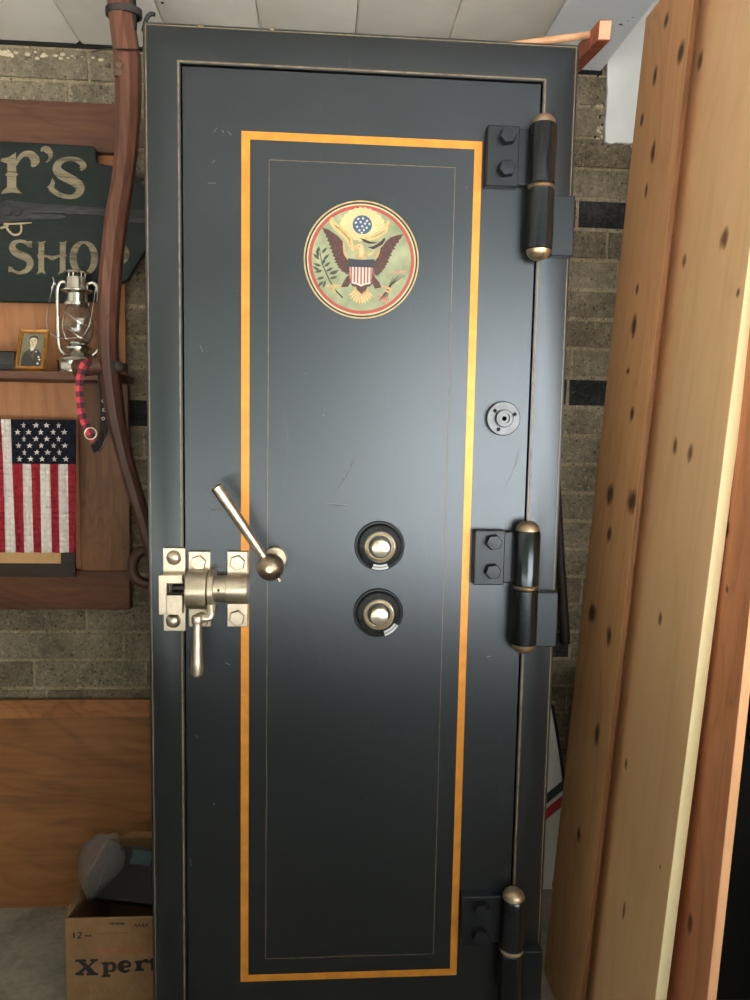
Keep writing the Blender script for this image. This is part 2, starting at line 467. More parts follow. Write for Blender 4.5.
# body, head, shield, tail
P_([(292,360),(290,420),(300,450),(284,462),(266,490),(250,526),(292,522),(304,498),(316,516),(338,520),(346,540),(372,562),(398,540),(406,518),(424,514),(434,498),(452,528),(488,520),(478,492),(450,460),(440,440),(446,360)], e_brown, 2)
P_([(322,284),(330,268),(348,262),(368,264),(382,280),(390,306),(400,336),(396,356),(342,356),(330,336),(340,318),(346,300),(332,296),(322,304)], e_ochre, 3)
P_([(344,270),(364,268),(376,284),(384,318),(372,344),(356,338),(356,304)], e_glory, 3.4)
L_([(320,300,7),(328,286,10),(344,282,8)], e_ochre, 4); em.poly([E_(356+4*math.cos(i), 281+4*math.sin(i), 5) for i in range(6)], 0, e_brownd)
sh = [(300,404),(434,404),(432,470),(424,500),(394,506),(369,518),(344,508),(312,500),(302,470)]
P_(sh, e_white, 4)
for i in range(7):
    x = 309+i*19.6
    bot = 500+12*max(0, 1-abs(x-369)/40)
    L_([(x,404,9),(x,440,9),(x,bot-6,9)], e_red, 5)
P_([(290,354),(330,358),(368,360),(404,358),(446,354),(446,404),(290,404)], e_navy, 5)
fan = []
for i in range(19):
    a = R(28+124*i/18); rr = 100 if i % 2 == 0 else 82
    fan.append((369+rr*math.cos(a)*.82, 526+rr*math.sin(a)*1.02))
P_([(338,520)]+fan[::-1]+[(404,520),(372,562)], e_ochre, 1.6)
for i in range(0, 19, 2):
    a = R(28+124*i/18)
    L_([(369+46*math.cos(a)*.8, 526+46*math.sin(a), 3),(369+92*math.cos(a)*.82, 526+92*math.sin(a), 5)], e_glory, 2)
# olive branch, arrows, claws
L_([(262,588,9),(222,548,8),(186,492,7),(156,430,6),(134,372,5),(122,300,4)], e_brownd, 1.6)
for (x,y,a) in ((112,312,-70),(150,312,-50),(104,350,-140),(162,350,-45),(110,398,-160),(168,394,-40),(118,436,165),(180,424,-30),(130,476,160),(200,440,-30),(206,470,-15),(130,510,130),(152,510,110),(112,330,-100),(146,378,-60),(104,420,-150),(216,438,-40)):
    c, s_ = math.cos(R(a)), math.sin(R(a))
    P_([(x+u*c-w*s_, y+u*s_+w*c) for u, w in ((-24,0),(-8,-8),(8,-7),(26,0),(8,7),(-8,8))], e_green, 2)
L_([(164,522,10),(196,520,16),(232,518,14),(252,522,10)], e_ochre, 3); L_([(180,548,8),(206,540,14),(216,520,12)], e_ochre, 3); L_([(206,560,6),(216,542,10)], e_ochre, 3)
for i in range(6):
    L_([(476+i*10, 600-i*5, 4), (528+i*4, 520-i*3, 4), (556+i*15, 446+i*-2+abs(i-3)*4, 3)], e_green if i % 2 else e_brown, 1.8)
    P_([(548+i*15,440-i*3),(556+i*15,418-i*2),(566+i*15,438-i*3)], e_pink, 2)
P_([(470,570),(500,556),(540,590),(524,602),(486,598)], e_pink, 1.4)
for i in range(5): L_([(476+i*14,566+i*4,3),(492+i*10,596,4)], e_red, 2)
L_([(488,512,10),(520,518,16),(548,530,12),(556,520,8)], e_ochre, 3); L_([(506,536,8),(532,544,12),(552,540,8)], e_ochre, 3)
em.build('eagle_seal', leaf, recalc=False)

# ------------------------------------------------------------------ hinges
def make_hinge():
    c = at(541, 187.5, DY-.026)
    hx, hz = c.x, c.z; hy = DY-.026; rb = .0245
    b = MB()
    b.lathe([(rb-.002,.004),(rb,.006),(rb,.112),(rb-.003,.1165),(rb-.006,.1165)], M_hinge, (hx,hy,hz))
    b.lathe([(rb-.002,-.118),(rb,-.116),(rb,-.006),(rb-.002,-.004)], M_hinge, (hx,hy,hz))
    h = b.build('hinge', door)
    # leaf plate bolted to the door, with its web to the upper knuckle
    p = MB()
    p.box((hx-.0985, DY-.020, hz+.002), (hx-.0405, DY+.0008, hz+.1145), M_hinge2)
    pw = MB()
    pw.box((hx-.0435, DY-.016, hz+.006), (hx-.012, DY+.0008, hz+.1125), M_hinge2)
    pp = p.build('leaf_plate', h, bevel=.002)
    pw.build('hinge_web', h, bevel=.003)
    q = MB()
    q.box((hx+.0235, DY-.022, hz-.126), (hx+.0655, DY-.0004, hz-.012), M_hinge2)
    q.box((hx+.008, DY-.016, hz-.120), (hx+.026, DY-.0004, hz-.016), M_hinge2)
    q.build('frame_plate', h, bevel=.002)
    for z in (.032, .0915):
        bo = MB()
        bo.lathe([(.0160,0),(.0160,.012),(.0142,.0150),(0,.0155)], M_hinge2, (hx-.064, DY-.020, hz+z), (0,-1,0), 6, False, R(10))
        bo.build('bolt', h)
        
    t = MB()
    t.lathe([(rb-.0025,.116),(rb-.0028,.120),(rb-.005,.1262),(rb-.010,.1315),(rb-.016,.1345),(.003,.1355),(0,.1355)], M_brass, (hx,hy,hz)); t.build('dome_cap', h)
    t = MB()
    t.lathe([(0,-.1375),(.003,-.1375),(rb-.015,-.136),(rb-.009,-.1325),(rb-.005,-.1275),(rb-.003,-.122),(rb-.0025,-.118)], M_brass, (hx,hy,hz)); t.build('dome_cap', h)
    t = MB()
    t.lathe([(rb-.004,-.0045),(rb-.0015,-.0035),(rb-.0006,-.002),(rb-.003,-.0004),(rb-.003,.0004),(rb-.0006,.002),(rb-.0015,.0035),(rb-.004,.0045)], M_brass, (hx,hy,hz)); t.build('washer', h)
    for o in [h]+list(h.children):
        for v_ in o.data.vertices: v_.co.z = (v_.co.z-hz)*.93+hz
    return h, hz
M_hinge2 = black_paint('black hinge plate', (25, 26, 27), .38, .06, .5)
h0, hz0 = make_hinge()
for (px, py) in ((524.3, 587), (507.5, 948.5)):
    z = at(px, py, DY-.026).z
    h = h0.copy(); COL.objects.link(h); h.location = (0, 0, z-hz0)
    for ch in list(h0.children):
        c = ch.copy(); COL.objects.link(c); c.parent = h

# ------------------------------------------------------------------ combination dials
def dial(px, py, ia):
    c = D(px, py, -.001)
    d = MB()
    d.lathe([(.0475,0),(.0475,.003),(.0462,.0045),(.0448,.0045),(.0435,.0025),(.0425,.0025),(.0415,.005),(.0400,.0085),(.031,.0135),(.0285,.0135),(0,.0135)], M_dial, c, (0,-1,0), 64)
    o = d.build('combination_dial', door, angle=25)
    t = MB()                                          # graduations round the dial
    for k in range(60):
        a = 2*math.pi*k/60; r0, r1 = (.0335, .0385) if k % 5 else (.0315, .0385)
        u = Vector((math.cos(a),0,math.sin(a))); w = Vector((-math.sin(a),0,math.cos(a)))*.00022
        f = lambda r: c+u*r+Vector((0,-(.0136-.0050*(r-.031)/.009 if r > .031 else .0137)-.0002,0))
        t.add([f(r0)-w, f(r1)-w, f(r1)+w, f(r0)+w], [(0,1,2,3)], M_scl2, False)
    t.build('graduations', o, recalc=False)
    k = MB()
    k.lathe([(.0290,.013),(.0290,.017),(.0280,.0185),(.0268,.0190),(.0250,.0180),(.0205,.0120),(.0180,.0110),(.0168,.0110),(.0166,.030),(.0158,.0325),(.0140,.0333),(0,.0338)], M_dialknob, c, (0,-1,0), 48)
    k.build('knob', o, angle=30)
    i_ = MB()
    for r0, r1 in ((.0345,.0385),(.0400,.0440)):
        n = 10; vs = []
        for j in range(n+1):
            a = R(ia-21+42*j/n)
            for r in (r0, r1):
                vs.append(c+Vector((math.cos(a)*r, -.0118, math.sin(a)*r)))
        base = len(vs)
        vs += [p+Vector((0,.004,0)) for p in vs]
        fs = []
        for j in range(n):
            a0 = 2*j
            fs += [(a0,a0+1,a0+3,a0+2),(a0,a0+2,base+a0+2,base+a0),(a0+1,base+a0+1,base+a0+3,a0+3)]
        fs += [(0,base,base+1,1),(2*n,2*n+1,base+2*n+1,base+2*n)]
        i_.add(vs, fs, M_index, False)
    x = i_.build('index_plate', o); x['label'] = 'pale grey index plate'
M_scl2 = plain('dial marks', (120, 118, 112), .5)
dial(379.6, 545.8, -88)
dial(378.3, 612.6, -52)

# ------------------------------------------------------------------ key boss
c = D(502.3, 418.6, -.001)
d = MB()
d.lathe([(.0318,0),(.0318,.010),(.0305,.0118),(0,.0118)], M_boss, c, (0,-1,0), 48)
o = d.build('lock_boss', door, angle=25)
t = MB(); t.lathe([(.0165,.011),(.0165,.0195),(.0152,.0208),(.0098,.0208),(.0098,.0165),(.0045,.0165),(.0045,.010)], M_boss, c, (0,-1,0), 36); t.lathe([(.0045,.0130),(0,.0130)], M_gap, c, (0,-1,0), 20)
t.build('spindle', o, angle=25)
for a in (140, 22, -115):
    s_ = MB(); p = c+Vector((math.cos(R(a))*.0222, 0, math.sin(R(a))*.0222))
    s_.lathe([(.0036,.0112),(.0036,.0122),(.003,.0126),(0,.0126)], M_gap, p, (0,-1,0), 14); s_.build('screw', o)

# ------------------------------------------------------------------ ball lever
b0 = D(270.5, 567, .052); 
l = MB()
l.ball(b0, .0248, M_bronze, 32, 20)
l.cyl(b0+Vector((0,-.020,0)), b0+Vector((0,-.0252,0)), .0062, M_nickel, 20)
tip0 = at(279.6, 581.2, DY-.046); l.cyl(b0, tip0, .0034, M_nickel, 14)
lev = l.build('ball_lever', door)
t = MB(); d0 = (at(216.3, 486.5, DY-.078)-b0).normalized(); Ln = (at(216.3, 486.5, DY-.078)-b0).length
t.lathe([(.0078,.015),(.0082,.022),(.0108,Ln-.003),(.0102,Ln),(0,Ln)], M_nickel, b0, d0, 28); t.build('lever_arm', lev)
t = MB(); e0 = D(273.8, 563.0); t.lathe([(.0215,0),(.0215,.010),(.020,.012),(.010,.012),(.010,.04)], M_nickel, (b0.x+.006, DY+.001, b0.z+.008), (0,-1,0), 32); t.build('spindle_collar', lev, angle=25)

# ------------------------------------------------------------------ bolt latch
def Z_(x, y, off): return at(150+x/6.25, 530+y/6.25, DY-off)
def plate(mb, x0, y0, x1, y1, off0, off1, mat):
    a = Z_(x0, y1, off1); b_ = Z_(x1, y0, off1)
    mb.box((a.x, DY-off1, a.z), (b_.x, DY-off0, b_.z), mat)
def hexbolt(x, y, off, parent, r=.0148, dome=False):
    mb = MB(); p = Z_(x, y, off); p.y = DY-off
    if dome: mb.lathe([(.0138,-.001),(.0138,.001),(.0125,.005),(.009,.0085),(.004,.0103),(0,.0106)], M_nickel, p, (0,-1,0), 28)
    else:
        mb.lathe([(r,-.001),(r,.0065),(r*.9,.0085),(0,.0088)], M_nickel, p, (0,-1,0), 6, False, R(18))
    mb.build('bolt', parent)
lt = MB()
c1 = Z_(250, 375, .018)
ax = Vector((1,0,0)); yy = DY-.020; zz = Z_(290, 372, .02).z
xs = lambda x: Z_(x, 372, .045).x
lt.lathe([(.030,0),(.0355,.002),(.0365,.005),(.0365,xs(352)-xs(216)-.001),(.0355,xs(352)-xs(216))], M_nickel, (xs(216), yy, zz+.0005), ax, 48)
lt.lathe([(.0245,0),(.0245,xs(472)-xs(350))], M_nickel, (xs(350), yy, zz+.002), ax, 40)
lt.lathe([(.0265,0),(.0275,.001),(.0275,xs(610)-xs(470)-.002),(.0260,xs(610)-xs(470))], M_nickel, (xs(470), yy, zz+.001), ax, 40)
lt.cyl((xs(428), yy-.0235, zz+.004), (xs(428), yy-.0252, zz+.004), .0026, M_darkmetal, 12)
latch = lt.build('bolt_latch', door, angle=28)
p1 = MB(); plate(p1, 243, 135, 378, 605, -.0008, .008, M_nickel); p1.build('mounting_plate', latch, bevel=.0012)
p1 = MB(); plate(p1, 482, 135, 612, 605, -.0008, .008, M_nickel); p1.build('mounting_plate', latch, bevel=.0012)
hexbolt(305, 203, .008, latch); hexbolt(322, 556, .008, latch); hexbolt(548, 203, .008, latch); hexbolt(545, 546, .008, latch)
kp = MB(); plate(kp, 84, 112, 222, 632, 0, .008, M_nickel)
keep = kp.build('keeper', latch, bevel=.0012)
kb = MB()
y0_ = .008
for (a, b_, c_, d_) in ((57,285,102,528),(100,285,200,332),(100,410,200,528)):
    plate(kb, a, b_, c_, d_, y0_, .034, M_nickel)
plate(kb, 100, 332, 200, 410, y0_, .014, M_darkmetal)
kb.build('keeper_block', latch)
hexbolt(150, 172, .008, latch, dome=True); hexbolt(146, 566, .008, latch, dome=True)
bp = MB(); bp.lathe([(0,0),(.0062,.001),(.0072,.003),(.0072,xs(222)-xs(122))], M_darkmetal, (xs(122), DY-.027, zz+.004), ax, 24); x = bp.build('bolt_pin', latch); x['label'] = 'dark steel bolt pin'
# swing handle with its crank
hd = MB()
xa = xs(360); xb = xs(396)
hd.lathe([(.0375,0),(.0385,.001),(.0385,xb-xa-.001),(.0375,xb-xa)], M_nickel, (xa, yy, zz+.0005), ax, 48)
ya = DY-.046
pA = Z_(378, 470, .05); pB = Z_(376, 540, .056); pC = Z_(330, 552, .058); pD = Z_(300, 556, .058)
hd.tube(smooth3([pA, pB, pC, pD], 5), .0072, M_nickel, 14, flat=.8)
hd.lathe([(0,-.004),(.010,-.003),(.0108,0),(.0108,.009),(.0095,.0115),(0,.0125)], M_nickel, Z_(297, 574, .058), (0,0,1), 24)
hh = hd.build('crank_ring', latch, angle=28)
gp = MB(); g0 = Z_(297, 572, .058); g1 = Z_(293, 918, .058); L = (g1-g0).length
gp.lathe([(.0072,0),(.0078,.004),(.0080,L*.2),(.0098,L*.5),(.0112,L*.75),(.0116,L*.9),(.0105,L*.96),(.006,L*.99),(0,L)], M_nickel, g0, g1-g0, 28)
gp.build('swing_handle', latch)
# ================================================================== THE ROOM
WY = 2.0; CZ = 2.17
XL, XR = -2.3, 2.9; YB = -.6
# brick wall: every brick is modelled, in one wall
def brickmat(name, cols, sc=55):
    m, nt, b = nmat(name); v = coords(nt)
    n = noise(nt, v, sc, 8, .8); n2 = noise(nt, v, 9, 4, .6); pn = noise(nt, v, 130, 4, .6); n3 = noise(nt, v, 240, 3, .7)
    f = math_(nt, 'MULTIPLY_ADD', n2, .45, math_(nt, 'MULTIPLY', n, .55))
    c = ramp(nt, f, [(.38, lin(cols[0])), (.5, lin(cols[1])), (.62, lin(cols[2]))])
    pit = ramp(nt, pn, [(.34, (.9,.9,.9,1)), (.41, (0,0,0,1))])
    lt = ramp(nt, pn, [(.60, (0,0,0,1)), (.68, (.7,.7,.7,1))])
    c = mixc(nt, lt, c, lin(tuple(min(255,x*1.2) for x in cols[2])))
    c = mixc(nt, pit, c, lin(tuple(x*.45 for x in cols[0])))
    nt.links.new(c, b.inputs['Base Color']); b.inputs['Roughness'].default_value = .9
    b.inputs['Specular IOR Level'].default_value = .2
    bump(nt, b, math_(nt, 'MULTIPLY_ADD', n3, .3, n), 1, .007)
    return m
B1 = brickmat('brick tan grey', ((92,84,70),(126,116,97),(154,143,122)))
B2 = brickmat('brick brown grey', ((86,77,64),(116,105,87),(144,131,109)))
B3 = brickmat('brick dark', ((26,26,27),(44,44,46),(72,72,72)))
BM = brickmat('mortar', ((128,116,94),(152,138,112),(170,158,132)), 80)
wm = MB()
wm.box((XL, WY+.0048, 0), (1.15, WY+.10, CZ+.05), BM)
wm.box((1.15, WY+.006, 0), (XR, WY+.10, CZ+.05), BM)
wm.box((.70, WY+.006, CZ+.05), (XR, WY+.10, 2.50), BM)
dark = {(-2,'r'),}
zl = [1.931+.0775*k for k in range(-25, 4)]
for i, z in enumerate(zl[:-1]):
    kz = round((z-1.931)/.0775)
    x = XL+random.uniform(-.35, 0)
    if z < 0: z = .0
    while x < 1.2:
        L = random.choice((.292,.292,.345,.20)); 
        x1 = x+L
        mat = random.choice((B1,B1,B2))
        if kz == -2 and x1 > .56 and x < .72: mat = B3
        if kz == -8 and x1 > .5 and x < .75: mat = B3
        if kz == 1 and x1 < -.70 and x1 > -1.05: mat = B3
        if kz == -9 and x < -.45 < x1: mat = B3
        if kz == -17 and x < .62 < x1: mat = B3
        j = random.uniform(-.0015, .0015)
        a, c_ = max(x, XL), min(x1-.009, 1.2)
        if c_-a > .03:
            q = lambda: random.uniform(-.001, .001)
            z0, z1 = z+.0052, zl[i+1]-.0052
            fq = [Vector((a+q(), WY+j+q(), z0+q())), Vector((c_+q(), WY+j+q(), z0+q())), Vector((c_+q(), WY+j+q(), z1+q())), Vector((a+q(), WY+j+q(), z1+q()))]
            wm.hexa(fq+[Vector((p.x, WY+.02, p.z)) for p in fq], mat)
        x = x1
# blobs of old plaster left along the top and by the white panel
M_plas = plain('old plaster', (186, 174, 148), .9, 0, .15, 50, .2, .5)
for k in range(46):
    px = random.choice((random.uniform(-5, 16), random.uniform(22, 60), random.uniform(55,103))); c = at(px, 53+random.gauss(0,1.5)+px*.05, WY)
    r = random.uniform(.002, .0065)
    wm.ball((c.x, WY+.001, c.z), r, M_plas, 8, 6, (1.3,.5,.8))
for k in range(60):
    if k % 2: px, py = random.gauss(600.5,2.2), random.uniform(74, 142)
    else: px, py = random.uniform(598, 640), random.gauss(146, 2)
    c = at(px, py, WY); r = random.uniform(.002, .006)
    wm.ball((c.x, WY+.001, c.z), r, random.choice((M_plas, M_plas, B3)), 8, 6, (1,.5,1.2))
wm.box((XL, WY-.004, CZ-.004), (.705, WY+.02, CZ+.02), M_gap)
structure(wm.build('wall_back', recalc=True))

plas = MB()
c0 = at(605, 141, WY-.012); pts = [(c0.x+.002*random.uniform(-1,1), WY-.012, c0.z)]
x = c0.x
while x < .98:
    x += random.uniform(.006,.014); pts.append((x, WY-.012, c0.z+random.uniform(-.006,.003)))
pts += [(.98, WY-.012, 2.49), (.7015, WY-.012, 2.49)]
zz_ = 2.14
while zz_ > c0.z+.02:
    pts.append((c0.x+random.uniform(-.0015,.0025), WY-.012, zz_)); zz_ -= .015
M_white = plain('white painted panel', (226, 228, 226), .6, 0, .05, 8, .3)
plas.poly(pts, .012, M_white)
structure(plas.build('trim_1'))

# ceiling: white planks with v joints, running away from the camera
M_ceil = plain('ceiling paint', (226, 222, 212), .55, 0, .05, 9, .35, .05)
M_ceil2 = plain('ceiling end board cool light', (222, 227, 232), .5, 0, .04, 9, .35, .05)  # bluish light on the end board is put into its colour
cm = MB()
gx = -.61; k0 = math.floor((XL-gx)/.2242)
xs_ = [gx+.2242*k for k in range(k0, 100) if XL-.3 < gx+.2242*k < .52]
xs_ = [XL]+[x for x in xs_ if x > XL+.05]
for a, c_ in zip(xs_, xs_[1:]+[.700]):
    w = c_-a; mt = M_ceil2 if c_ >= .699 else M_ceil
    def sect(y): return [(a+.0008,y,CZ+.018),(a+.0008,y,CZ+.006),(a+.0085,y,CZ),(c_-.0085,y,CZ),(c_-.0008,y,CZ+.006),(c_-.0008,y,CZ+.018)]
    if mt is M_ceil2:
        def sect(y): return [(a+.0008,y,CZ+.018),(a+.0008,y,CZ+.006),(a+.0085,y,CZ),(c_-.003,y,CZ),(c_,y,CZ+.003),(c_,y,CZ+.018)]
    vs = sect(YB)+sect(WY-.012)
    cm.add(vs, [(k,k+1,7+k,6+k) for k in range(5)]+[(5,0,6,11),(0,5,4,3,2,1),(6,7,8,9,10,11)], mt, False)
cm.box((XL, YB, CZ+.018), (.70, WY+.006, CZ+.05), M_gap)
for px, py, r in ((620.5,24.5,.0035),(622.5,25.2,.002),(162.5,3,.004),(628,21,.0015),(633,17.5,.0018)):
    d = CR*((px-375)/F)+CD*((py-500)/F)+CF; t = (CZ-.0003-EZ)/d.z; p = d*t+Vector((0,0,EZ))
    cm.lathe([(r,0),(r,.002)], M_gap, p, (0,0,1), 10)
structure(cm.build('ceiling'))
up = MB(); up.box((.70, YB+.9, 2.50), (XR, WY+.10, 2.54), M_white); up.box((.70, YB, 2.20), (XR, YB+.9, 2.24), M_white); up.box((.70, YB+.88, 2.24), (XR, YB+.9, 2.5), M_white); up.box((.688, YB+.9, CZ+.05), (.70, WY, 2.50), M_white)
structure(up.build('ceiling'))

# floor, side walls, the open garage front, the drive outside
m, nt, b = nmat('concrete floor'); v = coords(nt)
n = noise(nt, v, 5, 8, .62); n2 = noise(nt, v, 60, 4)
nt.links.new(ramp(nt, math_(nt,'MULTIPLY_ADD',n2,.3,math_(nt,'MULTIPLY',n,.7)), [(.35, lin((104,99,88))), (.52, lin((136,130,116))), (.7, lin((156,150,134)))]), b.inputs['Base Color'])
b.inputs['Roughness'].default_value = .8; bump(nt, b, n2, .15)
M_floor = m
f = MB(); f.box((XL-.1, YB, -.1), (XR+.1, WY+.1, 0), M_floor); structure(f.build('floor'))
M_wall = plain('interior wall', (84, 78, 70), .8, 0, .12, 4)
f = MB(); f.box((XL-.1, YB, 0), (XL, WY+.1, 1.3), M_wall); f.box((XL-.1, YB, 1.3), (XL, WY+.1, 2.5), M_white); structure(f.build('wall_left'))
f = MB(); f.box((XR, YB, 0), (XR+.1, WY+.1, 2.5), M_wall); structure(f.build('wall_right'))
# short return wall the boards lean on
f = MB(); f.box((.985, 1.02, 0), (1.08, WY+.006, 2.5), M_wall); structure(f.build('wall_return'))
OX0, OX1, OX2, OZ, LOW_BLOCK = -2.25, -2.25, 2.3, 2.08, .55
f = MB()
f.box((XL-.1, YB-.12, 0), (OX0, YB, 2.24), M_wall); f.box((OX2, YB-.12, 0), (XR+.1, YB, 2.24), M_wall); f.box((OX0, YB-.12, OZ), (OX2, YB, 2.24), M_wall)
f.box((OX1, YB-.12, 0), (OX2, YB, LOW_BLOCK), M_wall)  # low wall added across the opening to keep light off the lower parts
structure(f.build('wall_front'))
M_drive = plain('concrete drive', (196, 196, 194), .85, 0, .08, 2)
f = MB(); f.box((-12, -10, -.14), (12, YB-.0, -.1), M_drive); structure(f.build('driveway'))
M_sky_block = plain('dark hedge', (46, 54, 40), .9, 0, .4, 3)
f = MB(); f.box((-14, -10.6, -.1), (14, -10, 9), M_sky_block); structure(f.build('sky_block'))  # unseen dark slab added outside to block the sky
M_bounce = plain('white bounce wall', (238, 240, 243), .8, 0, .03, 2)
f = MB(); f.box((WX, -5.0, -.1), (8, -4.7, 2.3), M_bounce); structure(f.build('bounce_wall'))  # unseen white wall added outside, its sunlit side brightens the door's right

# ================================================================== LEFT SIDE
# wall rack: plywood panel in a dark stained frame, with a shelf
M_rack = wood('rack stained pine', (60,38,24), (98,64,40), (126,86,56), 'Z', 1, .5)
M_rackx = wood('rack stained pine rail', (60,36,23), (86,53,34), (108,69,46), 'X', 1, .5)
M_top = wood('rack top board', (56,35,24), (80,51,36), (102,68,50), 'X', 1, .5)
M_ply = wood('rack plywood', (128,84,52), (160,108,70), (176,124,84), 'Z', .6, .5, wave=.3)
M_shelf = wood('shelf board', (62,38,26), (88,56,40), (110,74,54), 'X', 1, .5)
rk_o = at(60, 610, 1.97)
rack = tag(empty('wall_rack', (-.75, 1.985, rk_o.z)), 'brown wooden wall rack with plywood back and shelf, hung on brick wall', 'rack')
def slab(mb, x0, y0, x1, y1, Y, t, mat, xx0=None):
    """board whose front is the picture rectangle at depth Y"""
    a = at(x0, y1, Y); b_ = at(x1, y0, Y)
    mb.box((a.x if xx0 is None else xx0, Y, a.z), (b_.x, Y+t, b_.z), mat)
RX = -1.25
mb = MB(); slab(mb, 0, 112, 122, 590, 1.978, .012, M_ply, RX); mb.build('back_panel', rack)
mb = MB(); slab(mb, 0, 104.5, 128, 148, 1.955, .023, M_top, RX); mb.build('top_rail', rack, bevel=.002)
mb = MB(); slab(mb, 0, 571, 129.5, 609.5, 1.950, .028, M_rackx, RX); mb.build('bottom_rail', rack, bevel=.002)
mb = MB(); slab(mb, 81, 377, 127.5, 571, 1.958, .02, M_rack); mb.build('stile', rack, bevel=.0015)
sz = at(60, 371.5, 1.80).z
mb = MB(); mb.box((RX, 1.80, sz-.019), (at(117,372,1.80).x, 1.958, sz), M_shelf); mb.build('shelf', rack, bevel=.002)

# sign
M_sign = wood('sign green paint', (12,20,17), (17,28,25), (26,38,34), 'X', 1.2, .6)
M_let = wood('sign lettering', (58,54,44), (122,112,88), (146,135,108), 'X', 2.2, .7, wave=.2)
M_gun = wood('sign gun black', (22,22,24), (48,48,50), (84,84,84), 'X', 2.0, .55, wave=.3)
SY = 1.915
def SG(x, y): return at(x/5, 130+y/5, SY)
sg_o = at(40, 300, SY)
sg = MB()
out = [(-160,52),(0,56),(240,66),(468,80),(478,100),(480,150),(490,166),(560,178)]
out += [(560+205*math.sin(R(a))*1.0, 445-267*math.cos(R(a))) for a in range(14, 140, 9)]
out += [(640,745),(600,768),(540,786),(500,800),(488,820),(480,858),(290,862),(0,856),(-160,850)]
sg.poly([SG(x, y) for x, y in out], .020, M_sign)
sign = sg.build('wooden_sign', None, sg_o, bevel=.002)
tag(sign, "dark green wooden shop sign with cream letters r's SHOP and a black gun", 'sign')
def SL(dy): return lambda x, y: SG(x, y)-Vector((0, dy, 0))
W = SL(.0008)
class LE:
    mb = None
def new_letter():
    if LE.mb and LE.mb.v: LE.mb.build('letter', sign)
    LE.mb = MB()
new_letter()
def st(pts, sub=6): LE.mb.ribbon(pts, M_let, W, .0012, sub)
def pg(pts): LE.mb.poly([W(x, y) for x, y in pts], .0012, M_let)
# r
pg([(38,168),(4,156),(8,144),(44,136),(80,112),(82,214),(94,222),(82,232),(82,286),(96,304),(112,318),(60,312),(5,320),(18,300),(36,286),(36,234),(26,224),(38,214)])
st([(78,176,14),(98,140,20),(124,120,26),(156,124,38),(176,150,46),(168,172,30),(158,182,8)])
new_letter()
st([(206,108,6),(216,96,24),(236,98,34),(252,118,26),(250,142,14),(232,162,4)])
new_letter()
st([(404,202,8),(420,182,26),(404,160,30),(372,146,22),(330,146,22),(296,164,32),(286,196,44),(310,224,50),(352,246,48),(392,272,46),(402,300,40),(382,326,30),(346,334,22),(300,324,24),(264,302,26),(248,286,16),(238,288,4)])
pg([(240,288),(254,262),(262,240),(276,262),(270,290)])
pg([(408,170),(428,178),(410,204),(398,186)])
new_letter()
st([(158,556,4),(150,580,14),(128,562,18),(96,556,16),(66,570,26),(66,600,34),(96,622,38),(136,640,38),(152,668,34),(136,700,26),(100,714,14),(70,706,14),(52,690,14),(44,706,4)])
pg([(140,556),(162,556),(158,590),(146,580)]); pg([(44,712),(44,680),(58,690),(66,706)])
new_letter()
for x in (207, 314):
    pg([(x-13,566),(x-20,558),(x-4,562),(x+22,554),(x+15,572),(x+14,618),(x+20,628),(x+14,640),(x+14,700),(x+24,722),(x,712),(x-24,722),(x-14,704),(x-14,642),(x-20,630),(x-14,620)])
st([(220,628,6),(240,632,14),(262,640,22),(282,634,14),(302,626,6)])
new_letter()
op = [(420+54*math.sin(2*math.pi*k/24), 640-78*math.cos(2*math.pi*k/24), 12+24*abs(math.sin(2*math.pi*k/24))) for k in range(24)]
LE.mb.ribbon(op, M_let, W, .0012, 2, True)
pg([(346,640),(364,628),(364,654)]); pg([(494,640),(478,628),(478,654)])
new_letter()
pg([(530,560),(562,556),(554,620),(554,700),(566,720),(520,720),(532,700),(532,620)])
st([(550,562,12),(590,566,16),(622,590,28),(630,622,36),(618,654,28),(586,668,14),(552,666,10)])
pg([(646,626),(630,606),(630,648)])
new_letter()
gu = MB(); G = SL(.003)
gu.poly([G(x,y) for x, y in [(-160,372),(0,366),(40,352),(160,368),(164,440),(130,452),(60,458),(20,466),(-160,500)]], .004, M_gun)
gu.poly([G(x,y) for x, y in [(160,368),(540,392),(760,404),(760,470),(660,466),(540,432),(500,424),(330,420),(330,414),(162,416)]], .004, M_gun)
gu.poly([G(x,y) for x, y in [(160,420),(300,424),(330,434),(320,444),(160,452)]], .004, M_gun)
for x in (-20, 40, 88): gu.lathe([(.012,0),(.010,.003),(0,.004)], M_gun, G(x, 408)-Vector((0,-.001,0)), (0,-1,0), 14)
x = gu.build('painted_gun', sign)
tg = MB()
tg.ribbon([(20,470,10),(60,470,8),(110,468,8),(160,464,3)], M_letg if 'M_letg' in globals() else M_brass, SL(.002), .002, 4)
tg.ribbon([(30,480,12),(46,506,10),(70,524,9),(96,520,9),(108,500,9),(106,474,8)], M_brass, SL(.002), .002, 5)
tg.ribbon([(4,492,10),(24,484,10),(44,478,8)], M_brass, SL(.002), .002, 4)
tg.build('trigger_guard', sign)

